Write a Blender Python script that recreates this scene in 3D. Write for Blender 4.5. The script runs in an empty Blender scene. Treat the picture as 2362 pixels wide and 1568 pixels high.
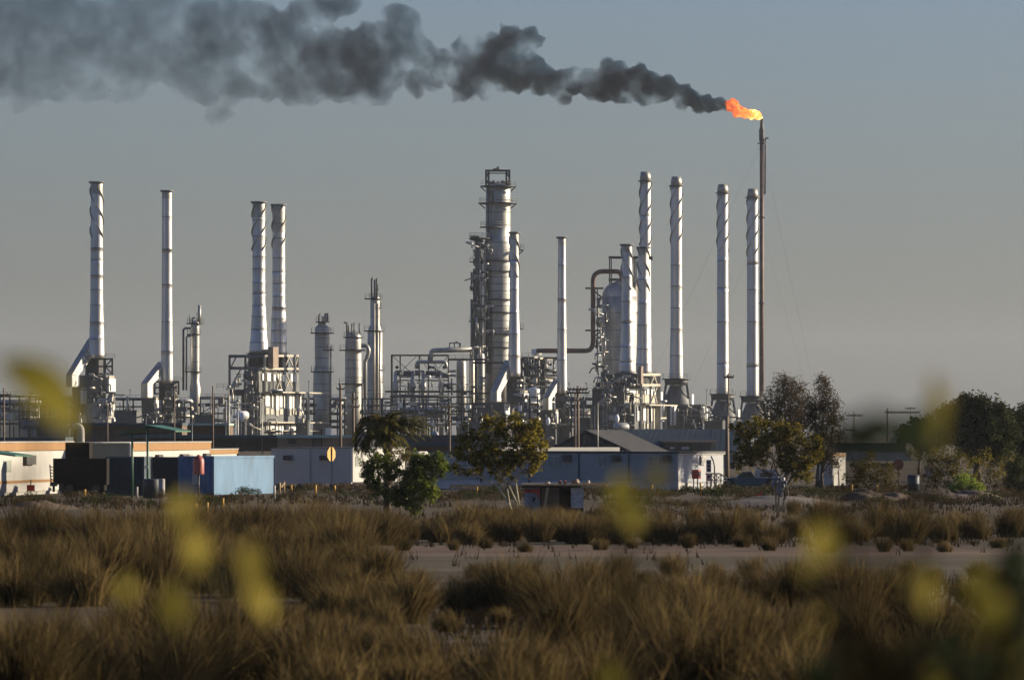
import bpy, math, random
from mathutils import Vector, Matrix
# ---------------------------------------------------------------- camera, sky, sun, exposure
scn = bpy.context.scene
COL = scn.collection
CAMZ = 4.0
K = 2362.0 * 200.0 / 36.0            # focal length in display pixels (photo seen 2362 wide)
cd = bpy.data.cameras.new("camera"); cam = bpy.data.objects.new("camera", cd); COL.objects.link(cam)
cam.location = (0, 0, CAMZ); cam.rotation_euler = (math.radians(90), 0, 0)
cd.lens = 200; cd.sensor_width = 36; cd.shift_y = (1000 - 784) / 2362.0
cd.clip_start = 0.5; cd.clip_end = 20000
cd.dof.use_dof = True; cd.dof.focus_distance = 1150; cd.dof.aperture_fstop = 4.0
scn.camera = cam
SUN_EL, SUN_AZ = math.radians(17), math.radians(73)     # azimuth clockwise from the view direction (+Y)
wd = bpy.data.worlds.new("World"); scn.world = wd; wd.use_nodes = True
nt = wd.node_tree; bg = nt.nodes["Background"]
sky = nt.nodes.new("ShaderNodeTexSky"); sky.sky_type = 'NISHITA'; sky.sun_disc = False
sky.sun_elevation = SUN_EL; sky.sun_rotation = SUN_AZ
sky.air_density = 1.3; sky.dust_density = 1.2; sky.ozone_density = 3.0
hs = nt.nodes.new("ShaderNodeMix"); hs.data_type = 'RGBA'; hs.blend_type = 'MULTIPLY'; hs.inputs[0].default_value = 1; hs.inputs[7].default_value = (.615, .725, 1.15, 1)
nt.links.new(sky.outputs[0], hs.inputs[6]); nt.links.new(hs.outputs[2], bg.inputs[0])
bg.inputs[1].default_value = 0.05
sd = bpy.data.lights.new("sun", 'SUN'); sd.energy = 5.0; sd.angle = math.radians(0.53); sd.color = (1.0, 0.87, 0.66)
so = bpy.data.objects.new("sun", sd); COL.objects.link(so)
sdir = Vector((math.sin(SUN_AZ) * math.cos(SUN_EL), math.cos(SUN_AZ) * math.cos(SUN_EL), math.sin(SUN_EL)))
so.rotation_euler = sdir.to_track_quat('Z', 'Y').to_euler(); so.location = (300, 300, 200)
scn.view_settings.view_transform = 'Standard'; scn.view_settings.look = 'None'
scn.view_settings.exposure = 1.0; scn.view_settings.gamma = 1.0
scn.cycles.max_bounces = 6; scn.cycles.diffuse_bounces = 3; scn.cycles.transparent_max_bounces = 12
scn.cycles.volume_bounces = 0; scn.cycles.volume_max_steps = 256
random.seed(7)
R = random.Random(11)
ORG = {}
# ---------------------------------------------------------------- helpers
def W(u, v, Y): return Vector(((u - 1181) * Y / K, Y, CAMZ + (1000 - v) * Y / K))
def G(u, v):                         # a point on the ground seen at pixel (u, v)
    Y = K * CAMZ / (v - 1000); return Vector(((u - 1181) * Y / K, Y, 0))
TH = math.radians(17)                # the plant grid is turned against the view
def axes(th): return Vector((math.cos(th), -math.sin(th), 0)), Vector((math.sin(th), math.cos(th), 0))
class MB:
    def __init__(s): s.v, s.f, s.m, s.s = [], [], [], []
    def face(s, idx, mi=0, sm=False): s.f.append(idx); s.m.append(mi); s.s.append(sm)
    def hexa(s, p, mi=0):            # 8 corners, bottom 4 ccw then top 4
        n = len(s.v); s.v += [Vector(q) for q in p]
        for q in ((3,2,1,0),(4,5,6,7),(0,1,5,4),(1,2,6,5),(2,3,7,6),(3,0,4,7)): s.face([n+i for i in q], mi)
        return s
    def box(s, c, d, th=0.0, mi=0):
        ex, ey = axes(th); c = Vector(c); ez = Vector((0,0,1)); a, b, h = ex*d[0]/2, ey*d[1]/2, ez*d[2]/2
        return s.hexa([c-a-b-h, c+a-b-h, c+a+b-h, c-a+b-h, c-a-b+h, c+a-b+h, c+a+b+h, c-a+b+h], mi)
    def rbox(s, ul, um, ur, vt, vb, Y, th=TH, mi=0):
        k = Y/K; ex, ey = axes(th); c = W(um, vb, Y); t = W(um, vt, Y); h = Vector((0,0,t.z-c.z))
        if c.z < 0: h.z += c.z; c.z = 0
        a = ex*((um-ul)*k/math.cos(th)); b = ey*((ur-um)*k/math.sin(th))
        return s.hexa([c-a, c, c+b, c-a+b, c-a+h, c+h, c+b+h, c-a+b+h], mi)
    def rp(s, um, Y, u0, u1, vt, vb, proud=0.25, th=TH, mi=0, w=0.6):     # panel on the right-hand face of an rbox
        ex, ey = axes(th); d = (u0-um)*Y/K/math.sin(th); c = W(um, vb, Y) + ey*d; t = W(um, vt, Y); c.z = max(c.z, 0)
        h = Vector((0,0,t.z-c.z)); b = ey*((u1-u0)*Y/K/math.sin(th)); a = ex*w; c = c + ex*proud
        return s.hexa([c-a, c, c+b, c-a+b, c-a+h, c+h, c+b+h, c-a+b+h], mi)
    def bar(s, p, q, w, d=None, mi=0):
        p, q = Vector(p), Vector(q); d = d or w; z = (q-p).normalized()
        r = Vector((0,0,1)) if abs(z.z) < .9 else Vector((0,1,0))
        x = z.cross(r).normalized()*w/2; y = x.cross(z).normalized()*d/2
        return s.hexa([p-x-y, p+x-y, p+x+y, p-x+y, q-x-y, q+x-y, q+x+y, q-x+y], mi)
    def pbar(s, u0, v0, u1, v1, Y0, Y1=None, w=.25, mi=0): return s.bar(W(u0,v0,Y0), W(u1,v1,Y1 or Y0), w, None, mi)
    def tube(s, pts, rad, n=8, mi=0, caps=True):
        pts = [Vector(p) for p in pts]; N = len(pts); rad = rad if isinstance(rad, (list, tuple)) else [rad]*N
        base = len(s.v); prev = None
        for i, p in enumerate(pts):
            t = (pts[min(i+1,N-1)]-pts[max(i-1,0)]).normalized()
            if prev is None: r = Vector((0,1,0)) if abs(t.y) < .8 else Vector((1,0,0)); x = t.cross(r).normalized()
            else: x = (prev - t*prev.dot(t)).normalized()
            prev = x; y = t.cross(x)
            for k in range(n):
                a = 2*math.pi*k/n; s.v.append(p + (x*math.cos(a)+y*math.sin(a))*rad[i])
        for i in range(N-1):
            for k in range(n):
                a, b = base+i*n+k, base+i*n+(k+1)%n; s.face([a, b, b+n, a+n], mi, True)
        if caps:
            s.face([base+k for k in range(n)][::-1], mi); s.face([base+(N-1)*n+k for k in range(n)], mi)
        return s
    def pipe(s, pts, r, bend=None, n=10, mi=0):      # polyline with rounded corners
        pts = [Vector(p) for p in pts]; bend = bend or r*2.5; out = [pts[0]]
        for i in range(1, len(pts)-1):
            a, b, c = pts[i-1], pts[i], pts[i+1]; l = min(bend, (a-b).length*.49, (c-b).length*.49)
            p, q = b+(a-b).normalized()*l, b+(c-b).normalized()*l
            for k in range(6): t = k/5; out.append(p*(1-t)**2 + b*2*t*(1-t) + q*t*t)
        out.append(pts[-1]); return s.tube(out, r, n, mi)
    def lathe(s, c, prof, n=28, caps=True):          # prof: (r, z, material of the band above)
        base = len(s.v); c = Vector(c)
        for pr in prof:
            for k in range(n): a = 2*math.pi*k/n; s.v.append(Vector((c.x+pr[0]*math.cos(a), c.y+pr[0]*math.sin(a), pr[1])))
        for i in range(len(prof)-1):
            mi = prof[i][2] if len(prof[i]) > 2 else 0
            for k in range(n):
                a, b = base+i*n+k, base+i*n+(k+1)%n; s.face([a, b, b+n, a+n], mi, True)
        if caps:
            s.face([base+k for k in range(n)][::-1]); s.face([base+(len(prof)-1)*n+k for k in range(n)])
        return s
    def build(s, name, mats, parent=None, auto=True):
        me = bpy.data.meshes.new(name); org = ORG.get(parent.name, Vector()) if parent else Vector()
        if parent is None and s.v:
            lo = Vector((sum(v.x for v in s.v)/len(s.v), sum(v.y for v in s.v)/len(s.v), min(v.z for v in s.v))); org = lo
        me.from_pydata([tuple(v-org) for v in s.v], [], s.f)
        for m in (mats if isinstance(mats, (list, tuple)) else [mats]): me.materials.append(m)
        me.polygons.foreach_set('material_index', s.m); me.polygons.foreach_set('use_smooth', s.s); me.update()
        o = bpy.data.objects.new(name, me); COL.objects.link(o)
        if parent: o.parent = parent; ORG[o.name] = org
        else: o.location = org; ORG[o.name] = org
        return o
def tag(o, label, cat=None, group=None, kind=None):
    if label: o['label'] = label
    if cat: o['category'] = cat
    if group: o['group'] = group
    if kind: o['kind'] = kind
    return o
def thing(name, label, cat, loc, group=None):
    o = bpy.data.objects.new(name, None); COL.objects.link(o); o.location = loc; o.empty_display_size = .5
    ORG[o.name] = Vector(loc); return tag(o, label, cat, group)
def base(u, Y): p = W(u, 1000, Y); p.z = 0; return p
def copy_tree(o, loc, rz=0, sc=1.0, label=None):
    c = o.copy(); COL.objects.link(c); c.location = loc; c.rotation_euler = (0, 0, rz); c.scale = (sc, sc, sc)
    if label: c['label'] = label
    for ch in o.children:
        d = ch.copy(); COL.objects.link(d); d.parent = c
        for g in ch.children: e = g.copy(); COL.objects.link(e); e.parent = d
    return c
# ---------------------------------------------------------------- materials
MATS = {}
def mat(name, col, rough=.6, metal=0.0, var=.18, scale=.6, stretch=(1,1,1), col2=None, bump=0.0, spec=.4, trans=0.0, island=None):
    m = bpy.data.materials.new(name); m.use_nodes = True; t = m.node_tree; N, L = t.nodes, t.links; b = N['Principled BSDF']
    b.inputs['Roughness'].default_value = rough; b.inputs['Metallic'].default_value = metal; b.inputs['Specular IOR Level'].default_value = spec
    tc = N.new('ShaderNodeTexCoord'); mp = N.new('ShaderNodeMapping'); mp.inputs['Scale'].default_value = stretch
    no = N.new('ShaderNodeTexNoise'); no.inputs['Scale'].default_value = scale; no.inputs['Detail'].default_value = 6
    L.new(tc.outputs['Object'], mp.inputs[0]); L.new(mp.outputs[0], no.inputs['Vector'])
    rp = N.new('ShaderNodeValToRGB'); e = rp.color_ramp.elements; e[0].position = .3; e[1].position = .7
    c2 = col2 or tuple(min(1, c*(1+var)) for c in col)
    e[0].color = (*[c*(1-var) for c in col], 1) if not col2 else (*col, 1); e[1].color = (*c2, 1)
    L.new(no.outputs['Fac'], rp.inputs[0]); out = rp.outputs[0]
    if island:
        ge = N.new('ShaderNodeNewGeometry'); r2 = N.new('ShaderNodeValToRGB'); e = r2.color_ramp.elements
        e[0].color = (*island[0], 1); e[1].color = (*island[-1], 1)
        for i, c in enumerate(island[1:-1]): q = e.new((i+1)/(len(island)-1)); q.color = (*c, 1)
        L.new(ge.outputs['Random Per Island'], r2.inputs[0])
        mx = N.new('ShaderNodeMix'); mx.data_type = 'RGBA'; mx.blend_type = 'MULTIPLY'; mx.inputs[0].default_value = 1
        oi = N.new('ShaderNodeObjectInfo'); mo = N.new('ShaderNodeMapRange'); mo.inputs['To Min'].default_value = .7; mo.inputs['To Max'].default_value = 1.35; L.new(oi.outputs['Random'], mo.inputs[0]); vm = N.new('ShaderNodeVectorMath'); vm.operation = 'SCALE'; L.new(r2.outputs[0], vm.inputs[0]); L.new(mo.outputs[0], vm.inputs['Scale']); L.new(vm.outputs[0], mx.inputs[6]); L.new(rp.outputs[0], mx.inputs[7]); out = mx.outputs[2]
    L.new(out, b.inputs['Base Color'])
    if bump:
        bp = N.new('ShaderNodeBump'); bp.inputs['Strength'].default_value = bump; L.new(no.outputs['Fac'], bp.inputs['Height']); L.new(bp.outputs[0], b.inputs['Normal'])
    if trans:
        tr = N.new('ShaderNodeBsdfTranslucent'); L.new(out, tr.inputs[0]); ms = N.new('ShaderNodeMixShader'); ms.inputs[0].default_value = trans
        L.new(b.outputs[0], ms.inputs[1]); L.new(tr.outputs[0], ms.inputs[2]); L.new(ms.outputs[0], N['Material Output'].inputs[0])
    MATS[name] = m; return m
ALU = mat('aluminium_cladding', (.47,.45,.425), .46, .72, .22, .5, (1,1,.18))
ALUD = mat('weathered_cladding', (.35,.335,.30), .48, .6, .3, .5, (1,1,.3))
SEAM = mat('cladding_seam', (.14,.14,.14), .6, .2)
RIMM = mat('sooty_rim', (.10,.10,.105), .7)
SOOT = mat('sooted_cladding', (.33,.305,.255), .52, .6, .25, .8)
FURN = mat('furnace_casing', (.075,.078,.078), .6, .1, .35, .5)  # aluminium casing darkened: shade on its fronts is put into the colour
DARK = mat('dark_and_shaded_steel', (.032,.035,.035), .6, .1, .3, 1)  # shade on the cream plant steel is put into this dark and the grey
GREY = mat('grey_steel', (.09,.095,.095), .5, .3, .3, 1)
CREAM = mat('cream_steel', (.40,.36,.285), .45, .3, .2, 1)
PANEL = mat('bright_sunlit_panel', (.72,.70,.64), .45, .1, .1, .4)  # sunlight on furnace, duct and block sides is put into this tone
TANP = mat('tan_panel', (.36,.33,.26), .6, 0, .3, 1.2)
RUST = mat('rusty_pipe', (.10,.048,.035), .6, .2, .4, .7)
BROWN = mat('brown_flue', (.20,.14,.10), .6, 0, .3, .5)
WOOD = mat('weathered_wood', (.14,.10,.07), .8, 0, .3, 2, (1,1,.2))
PWOOD = mat('pale_timber', (.36,.245,.115), .75, 0, .25, 3)
ORANGE = mat('orange_paint', (.25,.125,.036), .6, 0, .1, 1)
WHITE = mat('white_paint', (.40,.375,.335), .6, 0, .08, .7)
BLGREY = mat('blue_grey_paint', (.20,.225,.232), .6, 0, .1, .4, (1,1,.3))
PALEGREY = mat('pale_grey_paint', (.29,.29,.305), .6, 0, .07, .6)
CABGREY = mat('cabin_shade_grey', (.28,.30,.305), .6, 0, .08, .4)
SKIRT = mat('cabin_skirt', (.34,.35,.37), .7, 0, .2, 1)
NAVY = mat('navy_paint', (.025,.045,.062), .5, 0, .3, .8)
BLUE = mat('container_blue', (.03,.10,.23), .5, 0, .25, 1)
LBLUE = mat('sunlit_blue_paint', (.065,.135,.215), .55, 0, .28, .9, (1,1,.4))  # container blue again, with the sun on its side put into the tone
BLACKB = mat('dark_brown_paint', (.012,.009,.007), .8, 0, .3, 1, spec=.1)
TYRE = mat('tyre_rubber', (.008,.008,.008), .9, spec=.1)
GREEN = mat('green_paint', (.04,.11,.062), .5, 0, .2, 1)
RED = mat('red_paint', (.48,.035,.02), .45, 0, .15, 1)
REDB = mat('faded_red_paint', (.30,.075,.055), .45, 0, .25, 2)
YEL = mat('yellow_paint', (.5,.27,.03), .55, 0, .15, 1)
GLASS = mat('dark_glass', (.03,.035,.035), .15, 0, .1, 1, spec=.8)
CURT = mat('curtain', (.22,.23,.19), .8, 0, .2, 4)
ACM = mat('air_conditioner_case', (.06,.055,.05), .7)
ROOFD = mat('dark_roof_sheet', (.055,.07,.072), .5, .1, .2, .6)
ROOFG = mat('grey_roof_sheet', (.055,.052,.048), .6, 0, .12, .7)
BRICK = mat('brown_wall', (.115,.078,.05), .85, 0, .25, 1.5)
BEIGE = mat('beige_wall', (.27,.20,.14), .85, 0, .12, .8)
FASCG = mat('pale_green_fascia', (.30,.40,.34), .6, 0, .1, 1)
FASCD = mat('dark_green_fascia', (.07,.11,.10), .6, 0, .1, 1)
CONC = mat('concrete', (.29,.27,.24), .85, 0, .15, 1)
BARK = mat('bark', (.075,.054,.035), .9, 0, .3, 6, (1,1,.3))
PBARK = mat('pale_bark', (.33,.28,.18), .9, 0, .3, 6, (1,1,.3))
def leafmat(n, cols, tr=.25): return mat(n, (.95,.95,.95), .7, 0, .25, .5, island=cols, trans=tr, spec=.03)
LEAF_O = leafmat('olive_leaf', [(.03,.03,.007),(.11,.092,.015),(.28,.21,.028),(.075,.068,.012)],.5)
LEAF_G = leafmat('green_leaf', [(.045,.075,.012),(.14,.185,.03),(.27,.30,.05)],.55)
LEAF_D = leafmat('dark_green_leaf', [(.012,.02,.007),(.035,.042,.012),(.07,.068,.017)])
LEAF_B = leafmat('brown_needle', [(.05,.034,.017),(.11,.075,.036),(.07,.052,.026)])
LEAF_P = leafmat('palm_leaflet', [(.035,.036,.01),(.10,.09,.02),(.17,.14,.035)],.35)
TUFT = leafmat('dry_stem', [(.036,.025,.010),(.092,.064,.025),(.22,.153,.061),(.065,.046,.017)], .4)
SCRUB = leafmat('dry_grass_blade', [(.032,.021,.01),(.065,.042,.019),(.10,.066,.03)], .2)
LEAF_Y = leafmat('yellow_leaf', [(.42,.32,.045),(.36,.29,.045),(.46,.33,.065)], .5)
LEAF_N = leafmat('near_green_leaf', [(.004,.010,.002),(.008,.018,.003),(.012,.02,.004)], .3)
TWIG = mat('twig_bark', (.022,.017,.008), .9, spec=.05)
# ---------------------------------------------------------------- ground, road
def sheet(name, x0, x1, y0, y1, z, m, kind='structure'):
    b = MB(); n = 12
    b.v = [Vector((x, y, z)) for x, y in ((x0,y0),(x1,y0),(x1,y1),(x0,y1))]; b.face([0,1,2,3])
    return tag(b.build(name, m), None, None, None, kind)
def earthmat(name, cols, s1=.05, s2=1.2, st=(1,1,1), bump=.5):
    m = bpy.data.materials.new(name); m.use_nodes = True; t = m.node_tree; N, L = t.nodes, t.links; b = N['Principled BSDF']
    b.inputs['Roughness'].default_value = .95; b.inputs['Specular IOR Level'].default_value = .1
    tc = N.new('ShaderNodeTexCoord'); mp = N.new('ShaderNodeMapping'); mp.inputs['Scale'].default_value = st; L.new(tc.outputs['Object'], mp.inputs[0])
    def nz(s, d=8):
        n = N.new('ShaderNodeTexNoise'); n.inputs['Scale'].default_value = s; n.inputs['Detail'].default_value = d; n.inputs['Roughness'].default_value = .65
        L.new(mp.outputs[0], n.inputs['Vector']); return n.outputs['Fac']
    a, c = nz(s1), nz(s2); ad = N.new('ShaderNodeMath'); ad.operation = 'MULTIPLY_ADD'; ad.inputs[1].default_value = .45; L.new(c, ad.inputs[0])
    mu = N.new('ShaderNodeMath'); mu.operation = 'MULTIPLY'; mu.inputs[1].default_value = .55; L.new(a, mu.inputs[0]); L.new(mu.outputs[0], ad.inputs[2])
    r = N.new('ShaderNodeValToRGB'); e = r.color_ramp.elements; e[0].position = .36; e[1].position = .64
    e[0].color = (*cols[0], 1); e[1].color = (*cols[-1], 1)
    if len(cols) == 3: q = e.new(.5); q.color = (*cols[1], 1)
    L.new(ad.outputs[0], r.inputs[0]); L.new(r.outputs[0], b.inputs['Base Color'])
    bp = N.new('ShaderNodeBump'); bp.inputs['Strength'].default_value = bump; bp.inputs['Distance'].default_value = .3; L.new(ad.outputs[0], bp.inputs['Height']); L.new(bp.outputs[0], b.inputs['Normal'])
    return m
SOIL = earthmat('dry_soil', [(.035,.025,.013),(.062,.046,.027),(.12,.094,.062)], .045, 1.1, (1,.35,1))
ROADM = earthmat('dirt_track', [(.034,.027,.016),(.074,.060,.038),(.135,.112,.075)], .16, 1.6, (.07,.8,1), .4)
VERGE = earthmat('track_verge', [(.045,.028,.017),(.095,.064,.042),(.16,.122,.088)], .08, 1.5, (.14,.8,1), .3)
SANDM = earthmat('pale_sand', [(.10,.085,.07),(.17,.148,.125)], .3, 3, (1,1,1), .4)
sheet('ground', -3500, 3500, -50, 9000, 0, SOIL)
sheet('dirt_road', -5.5, 60, 158, 185, .004, ROADM)
sheet('road_shoulder', -5.8, 60, 185, 203, .008, VERGE)
def mound(name, ul, ur, vb, h, dep, m, lump=.25, seed=1):
    rr = random.Random(seed); a, c = G(ul, vb), G(ur, vb); cx, wx = (a.x+c.x)/2, (c.x-a.x)/2; b = MB(); nx, ny = 40, 16
    ph = [rr.uniform(0, 6) for _ in range(4)]
    for j in range(ny+1):
        for i in range(nx+1):
            x, y = i/nx*2-1, j/ny*2-1; d = max(0, 1-x*x-y*y)
            z = h*d**.8*(1+lump*math.sin(5*x+ph[0])+lump*.6*math.sin(11*x+7*y+ph[1])+lump*.4*rr.uniform(-1, 1)) - .03
            b.v.append(Vector((cx+x*wx, a.y+y*dep, z)))
    for j in range(ny):
        for i in range(nx): n = j*(nx+1)+i; b.face([n, n+1, n+nx+2, n+nx+1], 0, True)
    return tag(b.build(name, m), None, None, None, 'structure')
mound('sand_mound', 1600, 1985, 1166, .50, 5, SANDM, .15, 3)
mound('earth_bank', 1925, 2110, 1152, .55, 4, VERGE, .3, 5)
mound('earth_bank', 2080, 2320, 1150, .5, 4, VERGE, .3, 6)
mound('earth_bank', -20, 190, 1172, .35, 4, VERGE, .3, 8)
mound('earth_bank', 1560, 1800, 1188, .22, 3, VERGE, .3, 9)
# ---------------------------------------------------------------- flue stacks
def stack(u, Y, prof, seams, label, cap='rim', strake=None, soot=None):
    s = Y/K; t = thing('flue_stack', label, 'chimney', base(u, Y), 'metal flue stacks of the plant'); c = W(u, 1000, Y)
    def hw(v):
        for (a, p), (b, q) in zip(prof, prof[1:]):
            if a <= v <= b:
                f = (v-a)/(b-a); f = f*f*(3-2*f) if abs(q-p) > 2 else f; return p+(q-p)*f
        return prof[-1][1]
    vt, vb = prof[0][0], prof[-1][0]; vs = [vb]; v = vb
    lst = []
    n = int((vb-vt)/9); grid = [vb-(vb-vt)*i/n for i in range(n+1)]
    for g in grid: lst.append((g, 0, 0.0))
    for q in seams: lst += [(q+.9, 1, .05), (q-.9, 0, .05)]
    lst.sort(key=lambda x: -x[0]); pr = []
    cur = 0
    for g, m, ex in lst:
        if ex: cur = m
        mi = 1 if cur else (2 if soot and g < soot else 0)
        pr.append((hw(g)*s+ex, W(0, g, Y).z, mi))
    MB().lathe(c, pr).build('shell', [ALU, SEAM, SOOT], t)
    zt = W(0, vt, Y).z; rt = prof[0][1]*s
    if cap == 'rim': MB().lathe(c, [(rt, zt-.35), (rt+.42, zt-.3), (rt+.42, zt+.1), (rt-.1, zt+.1), (rt-.15, zt-.3)]).build('rim', RIMM, t)
    else:
        MB().lathe(c, [(rt+.02, zt-.1), (rt+.02, zt+1.0), (rt*.82, zt+2.2), (rt*.76, zt+2.2), (rt*.7, zt+1.6)]).build('cap', SOOT, t)
        MB().lathe(c, [(rt, zt-.25), (rt+.5, zt-.2), (rt+.5, zt+.05), (rt, zt+.1)]).build('collar', RIMM, t)
    if strake:
        v0, v1, pitch, hand, ph = strake
        for k in range(3):
            b = MB(); N = int((v1-v0)*s/.45); a0 = ph + k*2.094
            for i in range(N+1):
                v = v0+(v1-v0)*i/N; z = W(0, v, Y).z; a = a0 + hand*2*math.pi*(z-W(0, v0, Y).z)/pitch; r = hw(v)*s
                d = Vector((math.cos(a), math.sin(a), 0)); z2 = Vector((0, 0, .06))
                for rr, sg in ((r-.05, 1), (r+.3, 1), (r+.3, -1), (r-.05, -1)): b.v.append(Vector((c.x, c.y, z)) + d*rr + z2*sg)
            for i in range(N):
                for q in range(4): b.face([i*4+q, i*4+(q+1)%4, i*4+4+(q+1)%4, i*4+4+q])
            b.face([0,1,2,3]); n0 = N*4; b.face([n0+3, n0+2, n0+1, n0]); b.build('helical_strake', SOOT, t)
    return t
def duct(ub, vb, v1, v2, ul, wpx, tpx, Y, label, th=math.radians(20)):
    # ub: pixel of the front/right-face edge at the bottom; climbs away to the stack; ul lateral shift
    s = Y/K; ex, ey = axes(th); w = wpx*s/math.cos(th); tk = tpx*s/math.sin(th); L = ul*s/math.sin(th)
    t = thing('inclined_duct', label, 'flue duct', base(ub, Y), 'inclined flue ducts'); C = W(ub, vb, Y); C.z = 0
    z0, z1, z2 = [W(0, v, Y).z for v in (vb, v1, v2)]
    poly = [(0, z0), (0, z1), (L, z2), (L+tk*.8, z2), (L+tk*.8, z2-(z2-z1)*.28), (tk, z1-.3), (tk, z0)]
    b = MB(); n = len(poly)
    for x in (-w, 0):
        for (d, z) in poly: b.v.append(C + ex*x + ey*d + Vector((0, 0, z)))
    for i in range(n): b.face([i, i+n, (i+1) % n+n, (i+1) % n])
    b.face(list(range(n))); b.face([n+i for i in range(n)][::-1]); b.build('duct_body', ALUD, t)
    g = MB(); off = ex*.06                       # sunlight on the side put into paler plates, dark joints between
    N = 9
    for i in range(N):
        f0, f1 = i/N+.012, (i+1)/N-.012
        for h0, h1 in ((.05, .48), (.54, .95)):
            q = []
            for f, h in ((f0, h0), (f0, h1), (f1, h1), (f1, h0)):
                lo = (L*f, z1+(z2-z1)*f); hi = (tk+(L-.2*tk)*f, z1-.3+(z2-(z2-z1)*.28-z1+.3)*f)
                q.append((lo[0]+(hi[0]-lo[0])*h, lo[1]+(hi[1]-lo[1])*h))
            k = len(g.v); g.v += [C+ex*.02+ey*d+Vector((0, 0, z)) for d, z in q] + [C+off+ey*d+Vector((0, 0, z)) for d, z in q]
            g.face([k+4, k+5, k+6, k+7][::-1]); [g.face([k+a, k+(a+1) % 4, k+4+(a+1) % 4, k+4+a]) for a in range(4)]
    for h0, h1 in ((.05, .48), (.54, .95)):
        p = C+ey*tk*h0+ex*.02; q = C+ey*tk*h1+ex*.02; g.hexa([p+Vector((0,0,z0+.2)), p+ex*.04+Vector((0,0,z0+.2)), q+ex*.04+Vector((0,0,z0+.2)), q+Vector((0,0,z0+.2)),
            p+Vector((0,0,z1-.25)), p+ex*.04+Vector((0,0,z1-.25)), q+ex*.04+Vector((0,0,z1-.25)), q+Vector((0,0,z1-.25))])
    g.build('side_plates', PANEL, t)
    return t
stack(223, 1320, [(420,14.2),(445,13.6),(690,14.6),(760,16.5),(826,18)], [572,600,635,668,704,743,782], 'tall chimney at far left with spiral fins, its broad duct leaning against it', 'rim', (430,548,13.6,-1,.6), 448)
stack(385, 1330, [(440,11.2),(690,11.8),(800,13),(884,14.2)], [500,575,656,742,810], 'plain smooth chimney without fins, second from the left', 'rim', None, 462)
stack(597, 1300, [(466,14.6),(690,14.8),(760,18),(816,22.5)], [508,545,592,620,652,678,705,730,760,790], 'left chimney of the close pair standing on the left furnace', 'rim', (470,578,12.5,1,.2), 505)
stack(643, 1316, [(472,14.6),(690,14.6),(760,17.5),(820,20)], [515,550,595,627,655,684,709,735,762,790], 'right chimney of the close pair standing on the left furnace', 'rim', (474,575,12.5,1,1.4), 545)
stack(1186, 1325, [(536,10),(690,10.5),(790,13),(868,14.6)], [600,668,722,770,820], 'slim finned chimney in front of the tallest column', 'rim', (540,640,12.0,-1,.3), 558)
stack(1296, 1335, [(547,8.6),(690,9.4),(830,11),(908,12.4)], [612,690,760,830], 'slenderest plain chimney standing alone right of the tallest column', 'rim', None, 566)
stack(1446, 1290, [(564,12),(700,12.4),(790,14.5),(862,18)], [640,695,745,800,835], 'short finned chimney in front of the domed vessel', 'rim', (568,668,12,-1,.4), 586)
stack(1484, 1304, [(570,12.2),(700,12.6),(790,15),(864,18)], [645,700,750,805,840], 'short finned chimney overlapping a taller one behind it', 'rim', (574,672,12,-1,1.2), 592)
stack(1488.5, 1420, [(417,12.3),(560,12.6),(760,13.2),(870,14.5)], [498,612,700,790], 'tallest finned chimney with a tapered cap, partly behind a short one', 'cone', (420,566,13.5,1,.2), 432)
stack(1560, 1440, [(428,12.6),(560,12.8),(740,13.4),(878,15.6)], [612,660,710,759,820], 'free standing finned chimney with tapered cap, second from left of the right row', 'cone', (430,562,13.5,1,1.0), 442)
stack(1667, 1480, [(445,12.4),(560,12.6),(740,13),(912,13.6)], [602,664,742,838], 'finned chimney with tapered cap left of the flare stack pair', 'cone', (447,580,13.5,1,.5), 459)
stack(1736, 1505, [(455,12.4),(560,12.6),(740,13),(918,13.8)], [610,668,742,846], 'finned chimney with tapered cap right beside the thin flare stack', 'cone', (457,590,13.5,1,1.5), 469)
duct(165.8, 892, 864, 779, 42, 14, 12, 1312, 'broad inclined duct with sunlit side leading up to the far left chimney')
duct(340, 917, 884, 833, 34, 15.5, 10, 1322, 'inclined duct with sunlit side leading up to the plain second chimney')
duct(1146, 926, 902, 829, 33, 15, 10, 1317, 'steep inclined duct at the foot of the slim chimney by the tallest column')
duct(1265, 945, 918, 875, 24, 13, 7.5, 1328, 'small inclined duct at the foot of the slenderest chimney')
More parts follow.
